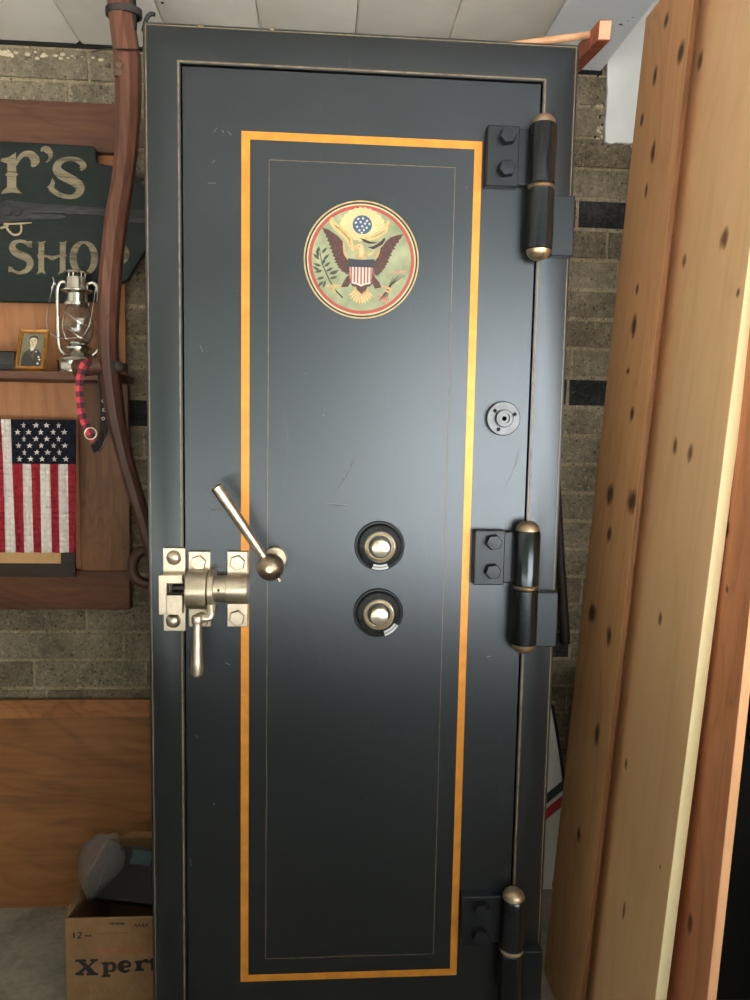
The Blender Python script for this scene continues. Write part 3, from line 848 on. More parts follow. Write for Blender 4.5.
# flag draped over a dark frame
FY = 1.925
M_fr = plain('flag red cloth', (150, 38, 52), .85, 0, .12, 120, .2, .03); M_fw = plain('flag white cloth', (218, 208, 200), .85, 0, .06, 120, .2, .03); M_fn = plain('flag navy cloth', (24, 27, 38), .85, 0, .2, 120, .2, .03)
fl_o = at(30, 552, FY)
fl = MB()
NX, NZ = 110, 24
def fwave(u, t): return .0035*math.sin(u*.38+t*1.1)+.002*math.sin(u*.9-t*2)
xb = [-37,-28.4,-19.2,-10,-.6,8.2]                  # stripe borders at the bottom are shifted right of those at the top
TOPB = [-39.6,-30.4,-21.2,-12,0.6,11.6,21.0,30.2,39.5,48.8,57.6,67.0,76.6]
BOTB = [-32,-22,-12.4,-3.4,5.4,15.7,24.6,33.2,42.4,51.5,59.9,68.9,76.2]
COLS = [M_fw,M_fr,M_fw,M_fr,M_fw,M_fr,M_fw,M_fr,M_fw,M_fr,M_fw,M_fr]
def FP(x, t, k=0):
    y = 419+ (552.5-419)*t+ (x-0)*.012*(1-t)
    p = at(x, y, FY); p.y += fwave(x, t)-k; return p
for i, mt in enumerate(COLS):
    for j in range(NZ):
        t0, t1 = j/NZ, (j+1)/NZ
        for q in range(4):
            def X(t, s): return (TOPB[i]+(TOPB[i+1]-TOPB[i])*s)*(1-t)+(BOTB[i]+(BOTB[i+1]-BOTB[i])*s)*t
            s0, s1 = q/4, (q+1)/4
            mm = mt
            if t1 <= .345 and X(t0, .5) > 9.5: mm = M_fn
            fl.add([FP(X(t0,s0),t0),FP(X(t1,s0),t1),FP(X(t1,s1),t1),FP(X(t0,s1),t0)], [(0,1,2,3)], mm, True)
rows = [(115,(107,163,215,268)),(146,(80,133,187,241,294)),(177,(110,163,216,268)),(207,(84,137,190,243,296)),(238,(113,166,219,272)),(268,(88,141,194,247,300))]
def flag_star(cx, cy, r):
    pts = []
    for i in range(10):
        rr = r if i % 2 == 0 else r*.42; a = math.pi*i/5
        x = cx+rr*math.sin(a); y = cy-rr*math.cos(a)
        px, py = x/4.545, 400+y/4.545
        t = (py-419)/133.5
        p = at(px, py, FY); p.y += fwave(px, t)-.0016; pts.append(p)
    fl.poly(pts, 0, M_fw)
for y, xs2 in rows:
    for x in xs2: flag_star(x, y, 14)
flag = fl.build('cloth_flag', None, fl_o, recalc=False)
sol = flag.modifiers.new('thickness', 'SOLIDIFY'); sol.thickness = .0015; sol.offset = 0
tag(flag, 'red white and blue flag with stars and stripes hung upright over frame', 'flag')
M_frame = wood('dark frame wood', (26,18,14), (44,32,26), (60,46,38), 'X', 1, .4); M_mat = plain('tan mat board', (186,146,98), .8, 0, .06, 40)
fo = at(20, 577, 1.935)
pf = tag(empty('picture_frame', (-.85, 1.942, fo.z)), 'dark picture frame with tan mat, mostly hidden behind the flag', 'frame')
a = at(75, 577, 1.932); zt = at(40, 430, 1.932).z; xl = -1.16
mb = MB(); nested(mb, [(xl,a.x,a.z,zt,1.944),(xl,a.x,a.z,zt,1.932),(xl+.032,a.x-.034,a.z+.034,zt-.034,1.932),(xl+.032,a.x-.034,a.z+.034,zt-.034,1.944)], M_frame); mb.build('frame_rail', pf)
mb = MB(); mb.box((xl+.03, 1.937, a.z+.032), (a.x-.032, 1.944, zt-.032), M_mat); mb.build('mat_board', pf)

# photograph in a gilt frame
M_gilt = plain('gilt frame', (176, 126, 60), .35, .6, .3, 70, roughvar=.1)
M_ph = [plain('photo grey '+str(i), c_, .4, 0, .1, 90) for i, c_ in enumerate(((112,106,84),(52,49,42),(78,72,60),(206,190,156),(36,33,28),(214,206,184)))]
def PHOTO(u, v, k=0):      # u,v 0..1 on the framed picture
    a = at(13.5, 371.2, 1.835); b_ = at(45, 371.2, 1.845); c_ = at(19.8, 329.2, 1.873)
    n_ = (b_-a).cross(c_-a).normalized()
    return a+(b_-a)*u+(c_-a)*v+n_*k
po = PHOTO(.5, 0, -.004)
phf = tag(empty('photo_frame', po), 'small gilt frame with old black and white portrait, on the shelf', 'photo frame')
n_ = (PHOTO(0,0,1)-PHOTO(0,0,0))
def pq(u0,v0,u1,v1,k): return [PHOTO(u0,v0,k),PHOTO(u1,v0,k),PHOTO(u1,v1,k),PHOTO(u0,v1,k)]
mb = MB()
for (o_, i_, k0_, k1_) in ((0,.05,.000,.007),(.05,.10,.007,.004),(.10,.125,.004,.0055),(.125,.15,.0055,.002)):
    oo = pq(o_, o_*.75, 1-o_, 1-o_*.75, k0_); ii = pq(i_, i_*.75, 1-i_, 1-i_*.75, k1_)
    mb.add(oo+ii, [(k,(k+1)%4,4+(k+1)%4,4+k) for k in range(4)], M_gilt, False)
bk = pq(0,0,1,1,-.004); mb.add(pq(0,0,1,1,0)+bk, [(k,(k+1)%4,4+(k+1)%4,4+k) for k in range(4)]+[(4,5,6,7)], M_gilt, False)
mb.build('gilt_rail', phf)
mb = MB()
def pp(pts, k, mt): mb.poly([PHOTO((x-70)/(560-70)*.98, (745-y)/(745-130)*1.0, .002+.00025*k) for x, y in pts], 0, mt, ndir=tuple(-n_))
mb.add(pq(.1,.08,.9,.92,.0018), [(0,1,2,3)], M_ph[0], False)
def ph(pts, k, mt):         # drawn upright in a 100 x 130 frame
    mb.poly([PHOTO(x/100, 1-y/130, .0020+.0002*k) for x, y in pts], 0, mt, ndir=tuple(-n_))
ph([(20,116),(20,92),(26,74),(36,66),(48,61),(58,61),(70,66),(80,76),(84,92),(84,116)], 1, M_ph[1])
ph([(40,64),(47,82),(56,96),(60,80),(63,62)], 2, M_ph[2])
ph([(43,60),(49,74),(56,64),(60,52),(46,52)], 2.5, M_ph[5])
ph([(50,66),(47,72),(50,82),(54,72)], 2.8, M_ph[4])
ph([(39,34),(41,47),(45,56),(51,61),(57,57),(62,47),(63,34),(58,26),(46,25)], 3, M_ph[3])
ph([(38,38),(37,29),(42,23),(52,20.5),(61,23),(65.5,30),(64,42),(62.5,34),(56,28),(45,28),(40,31)], 4, M_ph[4])
ph([(42,37),(47,36.4),(47,38.2),(42,38.6)], 5, M_ph[1]); ph([(52,36.4),(58,37),(58,38.6),(52,38.2)], 5, M_ph[1])
ph([(49,39),(51,45),(48,46)], 5, M_ph[2]); ph([(46,50),(54,50),(50,52)], 5, M_ph[2])
for x, y in ((72,84),(76,92),(72,104)): ph([(x,y),(x+6,y+3),(x+3,y+8),(x-2,y+4)], 5, M_ph[5])
ph([(62,70),(66,69),(66,73),(62,74)], 5, M_ph[5])
mb.build('photograph', phf, recalc=False)

# black case at the left end of the shelf
mb = MB(); a = at(14.5, 371.6, 1.84)
mb.box((-1.02, 1.845, sz), (a.x, 1.94, sz+.048), M_blackiron)
bc = mb.build('black_case', None, (-.93, 1.89, sz), bevel=.004); tag(bc, 'small black case on the shelf at the far left edge', 'case')
mb = MB(); mb.box((-1.0, 1.8435, sz+.018), (a.x-.006, 1.846, sz+.030), M_darkmetal); mb.build('label_strip', bc)

# hurricane lantern
M_tin = plain('lantern tin', (206, 202, 190), .24, 1, .12, 40, roughvar=.08)
M_tind = plain('lantern dark vent', (40, 38, 34), .5, .5)
m, nt, b = nmat('lantern glass'); b.inputs['Base Color'].default_value = (.95,.97,.96,1); b.inputs['Transmission Weight'].default_value = 1; b.inputs['Roughness'].default_value = .03; b.inputs['IOR'].default_value = 1.45
M_glass = m
LY = 1.872
lc = at(79, 371, LY); LZ = sz; pxm = LY/F*1.004
lo_ = Vector((lc.x, LY, LZ))
lan = tag(empty('hurricane_lantern', lo_), 'silver tin hurricane lantern with glass globe and wire bail, on the shelf', 'lantern')
k_ = pxm
mb = MB(); mb.lathe([(0,0),(.046,0),(.049,.002),(.0495,.006),(.048,.008),(.048,.026),(.0495,.030),(.048,.034),(.042,.040),(.032,.046),(.020,.050),(0,.051)], M_tin, lo_, (0,0,1), 48); mb.build('fuel_tank', lan)
mb = MB(); mb.lathe([(.018,.049),(.020,.053),(.026,.056),(.031,.058),(.031,.063),(.026,.065),(.022,.070),(.022,.074),(0,.076)], M_tin, lo_, (0,0,1), 40); mb.build('burner', lan)
mb = MB(); mb.lathe([(.025,.074),(.031,.085),(.0355,.103),(.036,.118),(.032,.138),(.0265,.155),(.0245,.161),(.0225,.161),(.0245,.154),(.030,.137),(.034,.118),(.0335,.103),(.029,.086),(.023,.0745),(.025,.074)], M_glass, lo_, (0,0,1), 48); mb.build('globe', lan)
mb = MB()
mb.lathe([(.027,.158),(.031,.160),(.031,.166),(.024,.168),(.024,.188),(.030,.190),(.036,.193),(.036,.196),(.029,.199),(.028,.204),(.027,.210),(.026,.222),(.025,.2255),(.018,.227)], M_tin, lo_, (0,0,1), 40)
mb.lathe([(.011,.226),(.011,.238)], M_tind, lo_, (0,0,1), 24)
for j in range(6):
    a = R(60*j+20); p = lo_+Vector((math.cos(a)*.018, math.sin(a)*.018, .2265)); mb.cyl(p, p+Vector((0,0,.010)), .0016, M_tin, 8)
mb.lathe([(.030,.2335),(.031,.2345),(.029,.2385),(.020,.2415),(.008,.243),(0,.243)], M_tin, lo_, (0,0,1), 40)
mb.build('chimney', lan, angle=30)
for s_ in (-1, 1):
    mb = MB()
    pts = [(.024,.212),(.034,.216),(.043,.210),(.047,.196),(.048,.170),(.048,.120),(.047,.078),(.044,.058),(.036,.048),(.030,.044)]
    mb.tube(smooth3([lo_+Vector((s_*x, .004, z)) for x, z in pts], 5), .0048, M_tin, 14); mb.build('side_tube', lan)
mb = MB()
bl = [(-.049,.2),(-.054,.19),(-.060,.14),(-.063,.112),(-.055,.092),(-.030,.080),(.0,.079),(.022,.086),(.036,.108),(.044,.145),(.047,.19),(.049,.2)]
mb.tube(smooth3([lo_+Vector((x, -.050+.038*abs(x)/.06*(1 if z>.15 else .6), z)) for x, z in bl], 6), .0011, M_tin, 8)
mb.build('wire_bail', lan)
mb = MB()
for zz0 in (.094, .128):
    mb.tube([lo_+Vector((math.cos(R(a))*.041, math.sin(R(a))*.041, zz0+ .016*math.sin(R(2*a)))) for a in range(0, 360, 12)], .0010, M_tin, 6, closed=True)
mb.build('wire_guard', lan)
mb = MB(); mb.tube(smooth3([lo_+Vector((-.046,-.012,.205)), lo_+Vector((-.052,-.014,.222)), lo_+Vector((-.048,-.016,.212)), lo_+Vector((-.054,-.016,.196))], 5), .0016, M_tin, 8); mb.build('bail_lug', lan)

# scythe snath: long bent faceted wooden handle
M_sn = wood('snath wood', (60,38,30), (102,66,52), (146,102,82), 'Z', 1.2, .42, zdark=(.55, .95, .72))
M_rusty = plain('rust brown', (98, 74, 60), .7, .2, .35, 60)
SNY = 1.70
sp = [(118.5,-20,22),(120,0,22),(123.5,30,22.5),(127,55,23.5),(128.2,80,23.5),(128.2,105,22.5),(127,140,20.5),(123,180,19.5),(116.5,220,20.5),(112,260,20),(109,300,20),(108,340,19),(110,370,18.5),(113.5,400,18.5),(117.5,425,16.5),(124.5,455,15),(132,482,15),(140.5,510,14.5),(149,540,14),(160,580,14),(168,610,13)]
P3 = smooth3([tuple(at(x, y, SNY))+(w,) for x, y, w in [(a,b_,c_) for a,b_,c_ in sp]], 4) if False else None
raw = [tuple(at(x, y, SNY))+(w/2*SNY/F,) for x, y, w in sp]
cr = crom(raw, 4)
so = Vector(cr[-1][:3]); so = Vector((raw[12][0], SNY, raw[-1][2]))
sn = tag(empty('scythe_snath', so), 'long bent brown wooden scythe handle hanging in front of the green sign', 'tool handle')
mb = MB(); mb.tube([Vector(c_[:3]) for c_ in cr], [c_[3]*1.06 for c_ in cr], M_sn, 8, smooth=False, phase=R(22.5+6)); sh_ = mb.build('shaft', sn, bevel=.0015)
mb = MB()
r = .034
for (yy_, w_) in ((10, .006),):
    c_ = at(122.5, 13, SNY)
    ring = []
    n = 28
    for k in range(n):
        a = 2*math.pi*k/n; ring.append((c_.x+.0030+.0375*math.cos(a), SNY+.027*math.sin(a)))
    vs = [Vector((x,y,c_.z-.007)) for x,y in ring]+[Vector((x,y,c_.z+.007)) for x,y in ring]
    inn = [(c_.x+.0030+(x-c_.x-.003)*.90, SNY+(y-SNY)*.90) for x,y in ring]
    vs += [Vector((x,y,c_.z-.007)) for x,y in inn]+[Vector((x,y,c_.z+.007)) for x,y in inn]
    fs = []
    for k in range(n):
        j = (k+1) % n
        fs += [(k,j,n+j,n+k),(2*n+k,3*n+k,3*n+j,2*n+j),(k,2*n+k,2*n+j,j),(n+k,n+j,3*n+j,3*n+k)]
    mb.add(vs, fs, M_iron, True)
mb.build('iron_band', sn)
mb = MB(); mb.tube([at(131.5, -18, SNY-.004), at(132, 0, SNY-.004), at(133.4, 20, SNY-.004), at(134, 30, SNY-.004)], [.0085,.0085,.0085,.006], M_blackiron, 10); mb.build('iron_tang', sn)
mb = MB(); c_ = at(118.5, 69, SNY-.026)
mb.box((c_.x-.011, c_.y-.001, c_.z-.014), (c_.x+.010, c_.y+.010, c_.z+.010), M_rusty)
mb.lathe([(.010,0),(.009,.005),(.004,.006),(0,.0065)], M_rusty, c_+Vector((.001,.001,.008)), (0,-1,0), 16); mb.lathe([(.005,0),(.003,.010),(0,.011)], M_rusty, c_+Vector((-.016,0,.006)), (-1,0,0), 12)
mb.build('rusty_bolt', sn, bevel=.003)
gp_ = MB(); a = at(73, 369, SNY-.004); b_ = at(103, 365, SNY-.004)
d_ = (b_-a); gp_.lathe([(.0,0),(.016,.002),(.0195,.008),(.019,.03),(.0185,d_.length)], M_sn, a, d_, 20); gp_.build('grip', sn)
mb = MB(); a = at(116, 367, SNY-.012); mb.lathe([(.014,0),(.014,.014),(.010,.020),(0,.022)], M_iron, a, (.55,-.8,0), 6, False); mb.cyl(a+Vector((-.01,.01,0)), a+Vector((.02,.004,0)), .009, M_iron, 12); mb.build('grip_bolt', sn)
# lower grip: a bent loop of wood showing by the door edge
mb = MB()
pts = [(150,551),(143,551),(136,556),(132.5,566),(135,577),(143,583),(152,583)]
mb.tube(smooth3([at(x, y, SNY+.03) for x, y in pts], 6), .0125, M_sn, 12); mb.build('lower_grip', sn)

# dog collar hanging from the grip
m, nt, b = nmat('buffalo plaid webbing')
uvn = nt.nodes.new('ShaderNodeUVMap'); uvn.uv_map = 'UVMap'
sep = nt.nodes.new('ShaderNodeSeparateXYZ'); nt.links.new(uvn.outputs[0], sep.inputs[0])
sx = math_(nt, 'LESS_THAN', math_(nt, 'FRACT', sep.outputs[0]), .5); sy = math_(nt, 'LESS_THAN', math_(nt, 'FRACT', sep.outputs[1]), .5)
f_ = math_(nt, 'MULTIPLY', math_(nt, 'ADD', sx, sy), .5)
nt.links.new(ramp(nt, f_, [(0, lin((196,58,72))), (.5, lin((112,30,40))), (1, lin((34,20,24)))]), b.inputs['Base Color']); b.inputs['Roughness'].default_value = .8
nt.nodes[-1]
for nd in nt.nodes:
    if nd.type == 'VALTORGB': nd.color_ramp.interpolation = 'CONSTANT'; nd.color_ramp.elements[1].position = .25; nd.color_ramp.elements[2].position = .75
M_plaid = m
M_web = plain('black webbing', (30, 26, 25), .8, 0, .15, 90)
CY = SNY-.032
co_ = at(90, 440, CY)
col = tag(empty('dog_collar', co_), 'red and black plaid dog collar looped over the wooden grip', 'collar')
def strap(name, pts, hw, mat, Y0, Y1, parent, tw=0, th=.0016):
    c_ = crom([(x, y, q) for x, y, q in pts], 6); n = len(c_)
    P = [at(x, y, Y0+(Y1-Y0)*q) for x, y, q in c_]
    vs = []; uv = []; L = 0
    for i in range(n):
        t = (P[min(i+1,n-1)]-P[max(i-1,0)]).normalized()
        nrm = Vector((0,-1,0)); nrm = (nrm-t*nrm.dot(t)).normalized(); w = t.cross(nrm)
        nrm2 = w.cross(t)
        if i: L += (P[i]-P[i-1]).length
        for s_, k2 in ((-1,0),(1,0),(1,1),(-1,1)):
            vs.append(P[i]+w*s_*hw+nrm2*(-th*k2)); uv.append(((0 if s_ < 0 else 1.0), L/.024))
    fs = []
    for i in range(n-1):
        for k in range(4): fs.append((4*i+k, 4*i+(k+1)%4, 4*i+4+(k+1)%4, 4*i+4+k))
    fs += [(0,3,2,1),(4*n-4,4*n-3,4*n-2,4*n-1)]
    mb = MB(); mb.add(vs, fs, mat, True); ob = mb.build(name, parent)
    ul = ob.data.uv_layers.new(name='UVMap')
    for lp in ob.data.loops: ul.data[lp.index].uv = uv[lp.vertex_index]
    return ob
front = [(96,358.5,1.6),(91,359,.7),(87.5,361.5,.2),(82.5,368,0),(79.8,380,0),(79.6,395,0),(81,410,0),(84.5,422,0),(89.5,432,0),(94,441,.1)]
x = strap('plaid_strap', front, .0082, M_plaid, CY, CY+.035, col)
back = [(97,360,1.7),(101,372,1.7),(103.5,390,1.6),(104.6,405,1.5),(104.5,420,1.4),(103,434,1.1),(99,444,.6),(94.5,448,.2),(92,449,.1)]
bs = strap('black_strap', back, .0095, M_web, CY, CY+.035, col); bs['label'] = 'black strap side with metal eyelets'
for (px, py) in ((103.4,401),(104,410),(103.3,418.5),(102.5,427.5)):
    mb = MB(); p = at(px, py, CY+.048); mb.tube([p+Vector((math.cos(R(a))*.0030, 0, math.sin(R(a))*.0030)) for a in range(0,360,30)], .0009, M_nickel, 6, closed=True); mb.build('eyelet', bs)
mb = MB(); p = at(90.6, 433.5, CY-.005)
mb.tube([p+Vector((math.cos(R(a))*.0125, .002*math.sin(R(a)), math.sin(R(a))*.0125)) for a in range(0,360,18)], .0014, M_nickel, 8, closed=True); mb.build('ring', col)
mb = MB(); p = at(101.5, 441, CY+.004); mb.tube(smooth3([at(99,452,CY-.002), at(103,446,CY-.002), at(106,436,CY), at(103,430,CY+.01)], 5), .0022, M_darkmetal, 8); mb.build('buckle', col)

# plywood panel leaning on the wall
M_oak = wood('oak plywood', (100,64,36), (132,88,52), (152,106,66), 'X', .8, .5, wave=.45)
M_oak2 = wood('oak edge strip', (112,70,38), (146,96,58), (164,114,72), 'X', 1.2, .5)
pb = at(50, 907, 1.0); 
d = CR*((50-375)/F)+CD*((907-500)/F)+CF; t = -EZ/d.z; yb = (d*t).y
zt = at(50, 700, 1.965).z; xr = -.42
PL = math.hypot(zt, 1.965-yb); ang = math.atan2(1.965-yb, zt)
Mp = Matrix.Translation((0, yb, 0)) @ Matrix.Rotation(-ang, 4, 'X')
mb = MB(); mb.box((-1.35, 0, .0), (xr, .018, PL-.026), M_oak, Mp)
pn = mb.build('plywood_panel', None, (-.9, yb, 0)); tag(pn, 'oak veneer panel standing on the floor against the brick wall', 'panel')
mb = MB(); mb.box((-1.35, -.004, PL-.047), (xr, .020, PL), M_oak2, Mp); mb.build('edge_strip', pn, bevel=.0015)

# cardboard carton
M_card = plain('cardboard', (128, 98, 68), .85, 0, .14, 26, .2, .1); M_cardin = plain('cardboard inside', (112, 82, 56), .85, 0, .12, 26, .2)
M_print = plain('carton black print', (44, 40, 38), .85, 0, .2, 70, .2); M_redp = plain('carton red print', (150, 84, 62), .85, 0, .2, 70, .2)
M_tape = plain('carton faded print', (120, 92, 66), .85, 0, .2, 70, .2)
BY0, BY1 = 1.492, 1.80
BX0 = at(64.5, 921, BY0).x; BZ = at(70, 919, BY0).z; BX1 = BX0+.36
bo = Vector(((BX0+BX1)/2, (BY0+BY1)/2, 0))
box = tag(empty('cardboard_box', bo), 'open tan cardboard carton with black Xper print on the floor', 'box')
t_ = .005
mb = MB()
mb.box((BX0,BY0,0),(BX1,BY0+t_,BZ),M_card); mb.box((BX0,BY1-t_,0),(BX1,BY1,BZ),M_card)
mb.box((BX0,BY0+t_,0),(BX0+t_,BY1-t_,BZ),M_card); mb.box((BX1-t_,BY0+t_,0),(BX1,BY1-t_,BZ),M_card); mb.box((BX0+t_,BY0+t_,0),(BX1-t_,BY1-t_,t_),M_cardin)
mb.build('carton', box, bevel=.0015)
fz = at(115, 832, BY1+.02).z
mb = MB(); mb.hexa([Vector((BX0+.03,BY1-.005,BZ+.001)),Vector((BX1-.005,BY1-.005,BZ+.001)),Vector((BX1-.02,BY1+.015,fz)),Vector((BX0+.055,BY1+.015,fz)),
                    Vector((BX0+.03,BY1-.0005,BZ+.001)),Vector((BX1-.005,BY1-.0005,BZ+.001)),Vector((BX1-.02,BY1+.020,fz)),Vector((BX0+.055,BY1+.020,fz))], M_card); mb.build('back_flap', box)
mb = MB(); lz = at(86, 892, BY1-.03).z
mb.hexa([Vector((BX0,BY0+.01,BZ+.0005)),Vector((BX0+.004,BY0+.01,BZ+.0005)),Vector((BX0+.004,BY0+.03,BZ+.012)),Vector((BX0,BY0+.03,BZ+.012)),
         Vector((BX0,BY1-.02,BZ+.0005)),Vector((BX0+.004,BY1-.02,BZ+.0005)),Vector((BX0+.012,BY1-.03,lz)),Vector((BX0+.008,BY1-.03,lz))], M_card); mb.build('side_flap', box)
pr = None
def new_print(n_):
    global pr
    if pr and pr.v: pr.build(n_, box)
    pr = MB()
new_print('')
def BXP(x, y): return at(50+x/5.555, 820+y/5.555, BY0-.0006)
def bs_(pts, mt=M_print, sub=4): pr.ribbon(pts, mt, BXP, .0004, sub)
def bp_(pts, mt=M_print): pr.poly([BXP(x, y) for x, y in pts], .0004, mt)
# X
bp_([(140,776),(200,774),(204,786),(192,790),(212,808),(232,788),(222,784),(224,774),(266,772),(266,782),(250,788),(222,816),(252,848),(268,852),(268,862),(204,864),(204,852),(214,850),(198,832),(178,850),(190,854),(188,864),(140,862),(142,850),(158,846),(188,816),(158,788),(142,788)])
new_print('letter')
bp_([(286,792),(322,788),(324,858),(336,862),(336,872),(286,874),(286,864),(296,860),(296,804),(286,802)])
bs_([(320,802,10),(340,794,14),(356,806,22),(358,822,24),(346,838,14),(322,838,8)])
new_print('letter')
bs_([(392,816,12),(440,812,14),(442,796,16),(416,786,16),(392,804,30),(394,826,30),(416,842,18),(442,834,12)])
new_print('letter')
bp_([(470,784),(508,780),(508,824),(522,828),(522,838),(470,840),(470,830),(480,828),(480,796),(470,794)])
bs_([(506,796,8),(520,784,14),(536,784,24),(544,794,20)])
new_print('letter')
bp_([(560,770),(586,764),(586,784),(606,784),(606,794),(586,794),(586,822),(604,826),(604,836),(566,838),(560,826),(560,796),(550,796),(550,786)])
new_print('letter')
bp_([(128,628),(138,624),(138,656),(128,658)]); bs_([(152,632,5),(164,624,6),(174,632,8),(166,644,6),(154,656,6),(178,654,6)])
for x in (192, 204, 218): bs_([(x,646,4),(x+6,640,5),(x+8,650,4)], M_print)
bp_([(262,628),(430,622),(430,632),(262,638)], M_tape)
for i in range(6): bs_([(332+i*14,580+(i%2)*4,4),(336+i*14,570,5),(342+i*14,582,4)], M_print)
for i in range(4): bs_([(470+i*20,592,4),(476+i*20,578,5),(484+i*20,596,4)], M_print)
new_print('small_print')
for i in range(9): bs_([(242+i*32,744-i,4),(254+i*32,706-i*2,4),(262+i*32,742-i,4),(268+i*32,720-i,3)], M_redp)
new_print('red_print')
for i in range(9): bs_([(166+i*38,980-i*3,5),(170+i*38,944-i*2,5),(184+i*38,976-i*3,5)], M_tape)
new_print('faint_print')
# things in the carton: clear plastic bag, black plastic case
m, nt, b = nmat('clear plastic film'); b.inputs['Base Color'].default_value = (.13,.12,.11,1); b.inputs['Roughness'].default_value = .15; b.inputs['Specular IOR Level'].default_value = .7; b.inputs['Alpha'].default_value = .34
bump(nt, b, noise(nt, coords(nt), 28, 4, .6, 1.5), 1, .02)
M_film = m
mb = MB(); kc = at(104, 864, 1.565)
bmx = bmesh.new(); bmesh.ops.create_icosphere(bmx, subdivisions=4, radius=1)
rs = random.Random(3)
from mathutils import noise as mnoise
for v_ in bmx.verts:
    q = v_.co.copy(); n1 = mnoise.noise(q*1.6)*.28+mnoise.noise(q*4.2)*.12
    f_ = 1+n1
    sx_ = .050 if q.z > -.2 else .050*(1-(-.2-q.z)*.75)
    v_.co = Vector((kc.x+q.x*sx_*f_-(.030*max(0,-q.z)), kc.y+q.y*.030*f_, kc.z+q.z*.068*f_))
bmx.verts.index_update()
mb.add([v_.co.copy() for v_ in bmx.verts], [[v_.index for v_ in f2.verts] for f2 in bmx.faces], M_film, True); bmx.free()
bag = mb.build('plastic_bag', None, (kc.x, kc.y, BZ)); tag(bag, 'crumpled clear plastic bag sticking out of the cardboard carton', 'bag')
M_teal = plain('teal label', (44, 66, 70), .5)
mb = MB(); a = at(92, 889, 1.70); 
Mc = Matrix.Translation(at(140, 876, 1.665)) @ Matrix.Rotation(R(9), 4, 'Y') @ Matrix.Rotation(R(28), 4, 'X')
mb.box((-.085,-.065,-.009),(.12,.065,.009), M_blackiron, Mc)
cs = mb.build('plastic_case', None, at(140, 888, 1.665), bevel=.004); tag(cs, 'flat black plastic case with teal label lying inside the carton', 'case')
mb = MB(); mb.box((-.03,.02,.009),(.015,.055,.0102), M_teal, Mc); mb.build('teal_label', cs)

# ================================================================== RIGHT SIDE
def board(name, pA, pB, Y, W, t, L, mface, medge, label, z0=0.0):
    """near left edge passes through two picture points at depth Y; broad face looks left, narrow edge looks at the camera"""
    A = at(*pA, Y); B = at(*pB, Y)
    d = (A-B).normalized() if A.z > B.z else (B-A).normalized()
    foot = B+d*((z0-B.z)/d.z)
    ang = math.atan2(d.x, d.z)
    mb = MB(); vs = []
    mb.add([(0,0,0),(0,W,0),(0,W,L),(0,0,L),(t,0,0),(t,W,0),(t,W,L),(t,0,L)], [(0,3,2,1),(4,5,6,7),(1,2,6,5),(0,1,5,4),(3,7,6,2)], mface, False)
    mb.add([(0,0,0),(t,0,0),(t,0,L),(0,0,L)], [(0,1,2,3)], medge, False)
    me = mb.build(name, None)
    bmm = bmesh.new(); bmm.from_mesh(me.data); bmesh.ops.remove_doubles(bmm, verts=bmm.verts, dist=1e-5); bmesh.ops.recalc_face_normals(bmm, faces=bmm.faces); bmm.to_mesh(me.data); bmm.free()
    bv = me.modifiers.new('bevel', 'BEVEL'); bv.width = .0018; bv.segments = 2
    me.rotation_euler = (0, ang, 0); me.location = foot+Vector((0,0,t*math.sin(ang)+.0005))
    me['label'] = label; me['category'] = 'board'; me['group'] = 'boards leaning at the right'
    return me, foot, d
def knot_at(px, py, foot, d, Y, W):
    """picture point on the broad left face -> board coordinates (across, along)"""
    n_ = Vector((d.z, 0, -d.x))          # face normal direction (x)
    ry = CR*((px-375)/F)+CD*((py-500)/F)+CF
    o_ = Vector((0,0,EZ)); t = (foot-o_).dot(n_)/ry.dot(n_)
    p = o_+ry*t
    return (p.y-Y, (p-foot).dot(d), p)
def knots(plist, pA, pB, Y, W, z0=0.0):
    A = at(*pA, Y); B = at(*pB, Y); d = (A-B).normalized(); foot = B+d*((z0-B.z)/d.z)
    out = []
    for px, py, hw, hl in plist:
        ky, kz, p = knot_at(px, py, foot, d, Y, W)
        out.append((ky, kz, hw, hl))
    return out
a1, b1 = (671,200), (585,960)
k1 = knots([(666,22,0.0128,0.0180),(681,52,0.0160,0.0234),(655,77,0.0104,0.0234),(642,120,0.0096,0.0144),(653,153,0.0128,0.0252),(646,192,0.0080,0.0180),(637,290,0.0080,0.0126),(634,326,0.0144,0.0270),(628,372,0.0096,0.0090),(632,414,0.0128,0.0180),
            (610,495,0.0192,0.0270),(632,502,0.0240,0.0288),(609,535,0.0144,0.0198),(592,614,0.0240,0.0252),(609,636,0.0160,0.0234),(597,735,0.0144,0.0270),(579,835,0.0128,0.0180)], a1, b1, 1.375, .222)
M_b1 = wood('knotty pine plank', (168,122,82), (194,145,101), (208,160,114), 'Z', .6, .55, k1, .4, (50,32,22))
M_b1e = wood('plank edge', (112,74,48), (134,90,60), (150,104,72), 'Z', 1, .6)
x, f1, d1 = board('pine_board', a1, b1, 1.375, .222, .011, 2.10, M_b1, M_b1e, 'shaded pine board with many dark knots, nearest the black door')
a2, b2 = (737,350), (655,1000)
k2 = knots([(700,62,0.0112,0.0198),(724,240,0.0144,0.0198),(684,262,0.0096,0.0162),(738,294,0.0064,0.0090),(675,447,0.0112,0.0180),(690,454,0.0112,0.0198),(660,620,0.0080,0.0144),(626,765,0.0080,0.0126),(660,868,0.0032,0.0054),(624,912,0.0064,0.0216)], a2, b2, 1.15, .315)
M_b2 = wood('clear pine plank', (212,170,124), (224,182,136), (232,192,148), 'Z', .45, .5, k2, .5, (112,76,50))
M_b2e = wood('pale sapwood edge', (248,226,172), (252,234,186), (254,240,200), 'Z', .8, .55, wave=.2)
x, f2_, d2 = board('pine_board', a2, b2, 1.15, .315, .021, 2.12, M_b2, M_b2e, 'wide light pine board with bright pale yellow front edge')
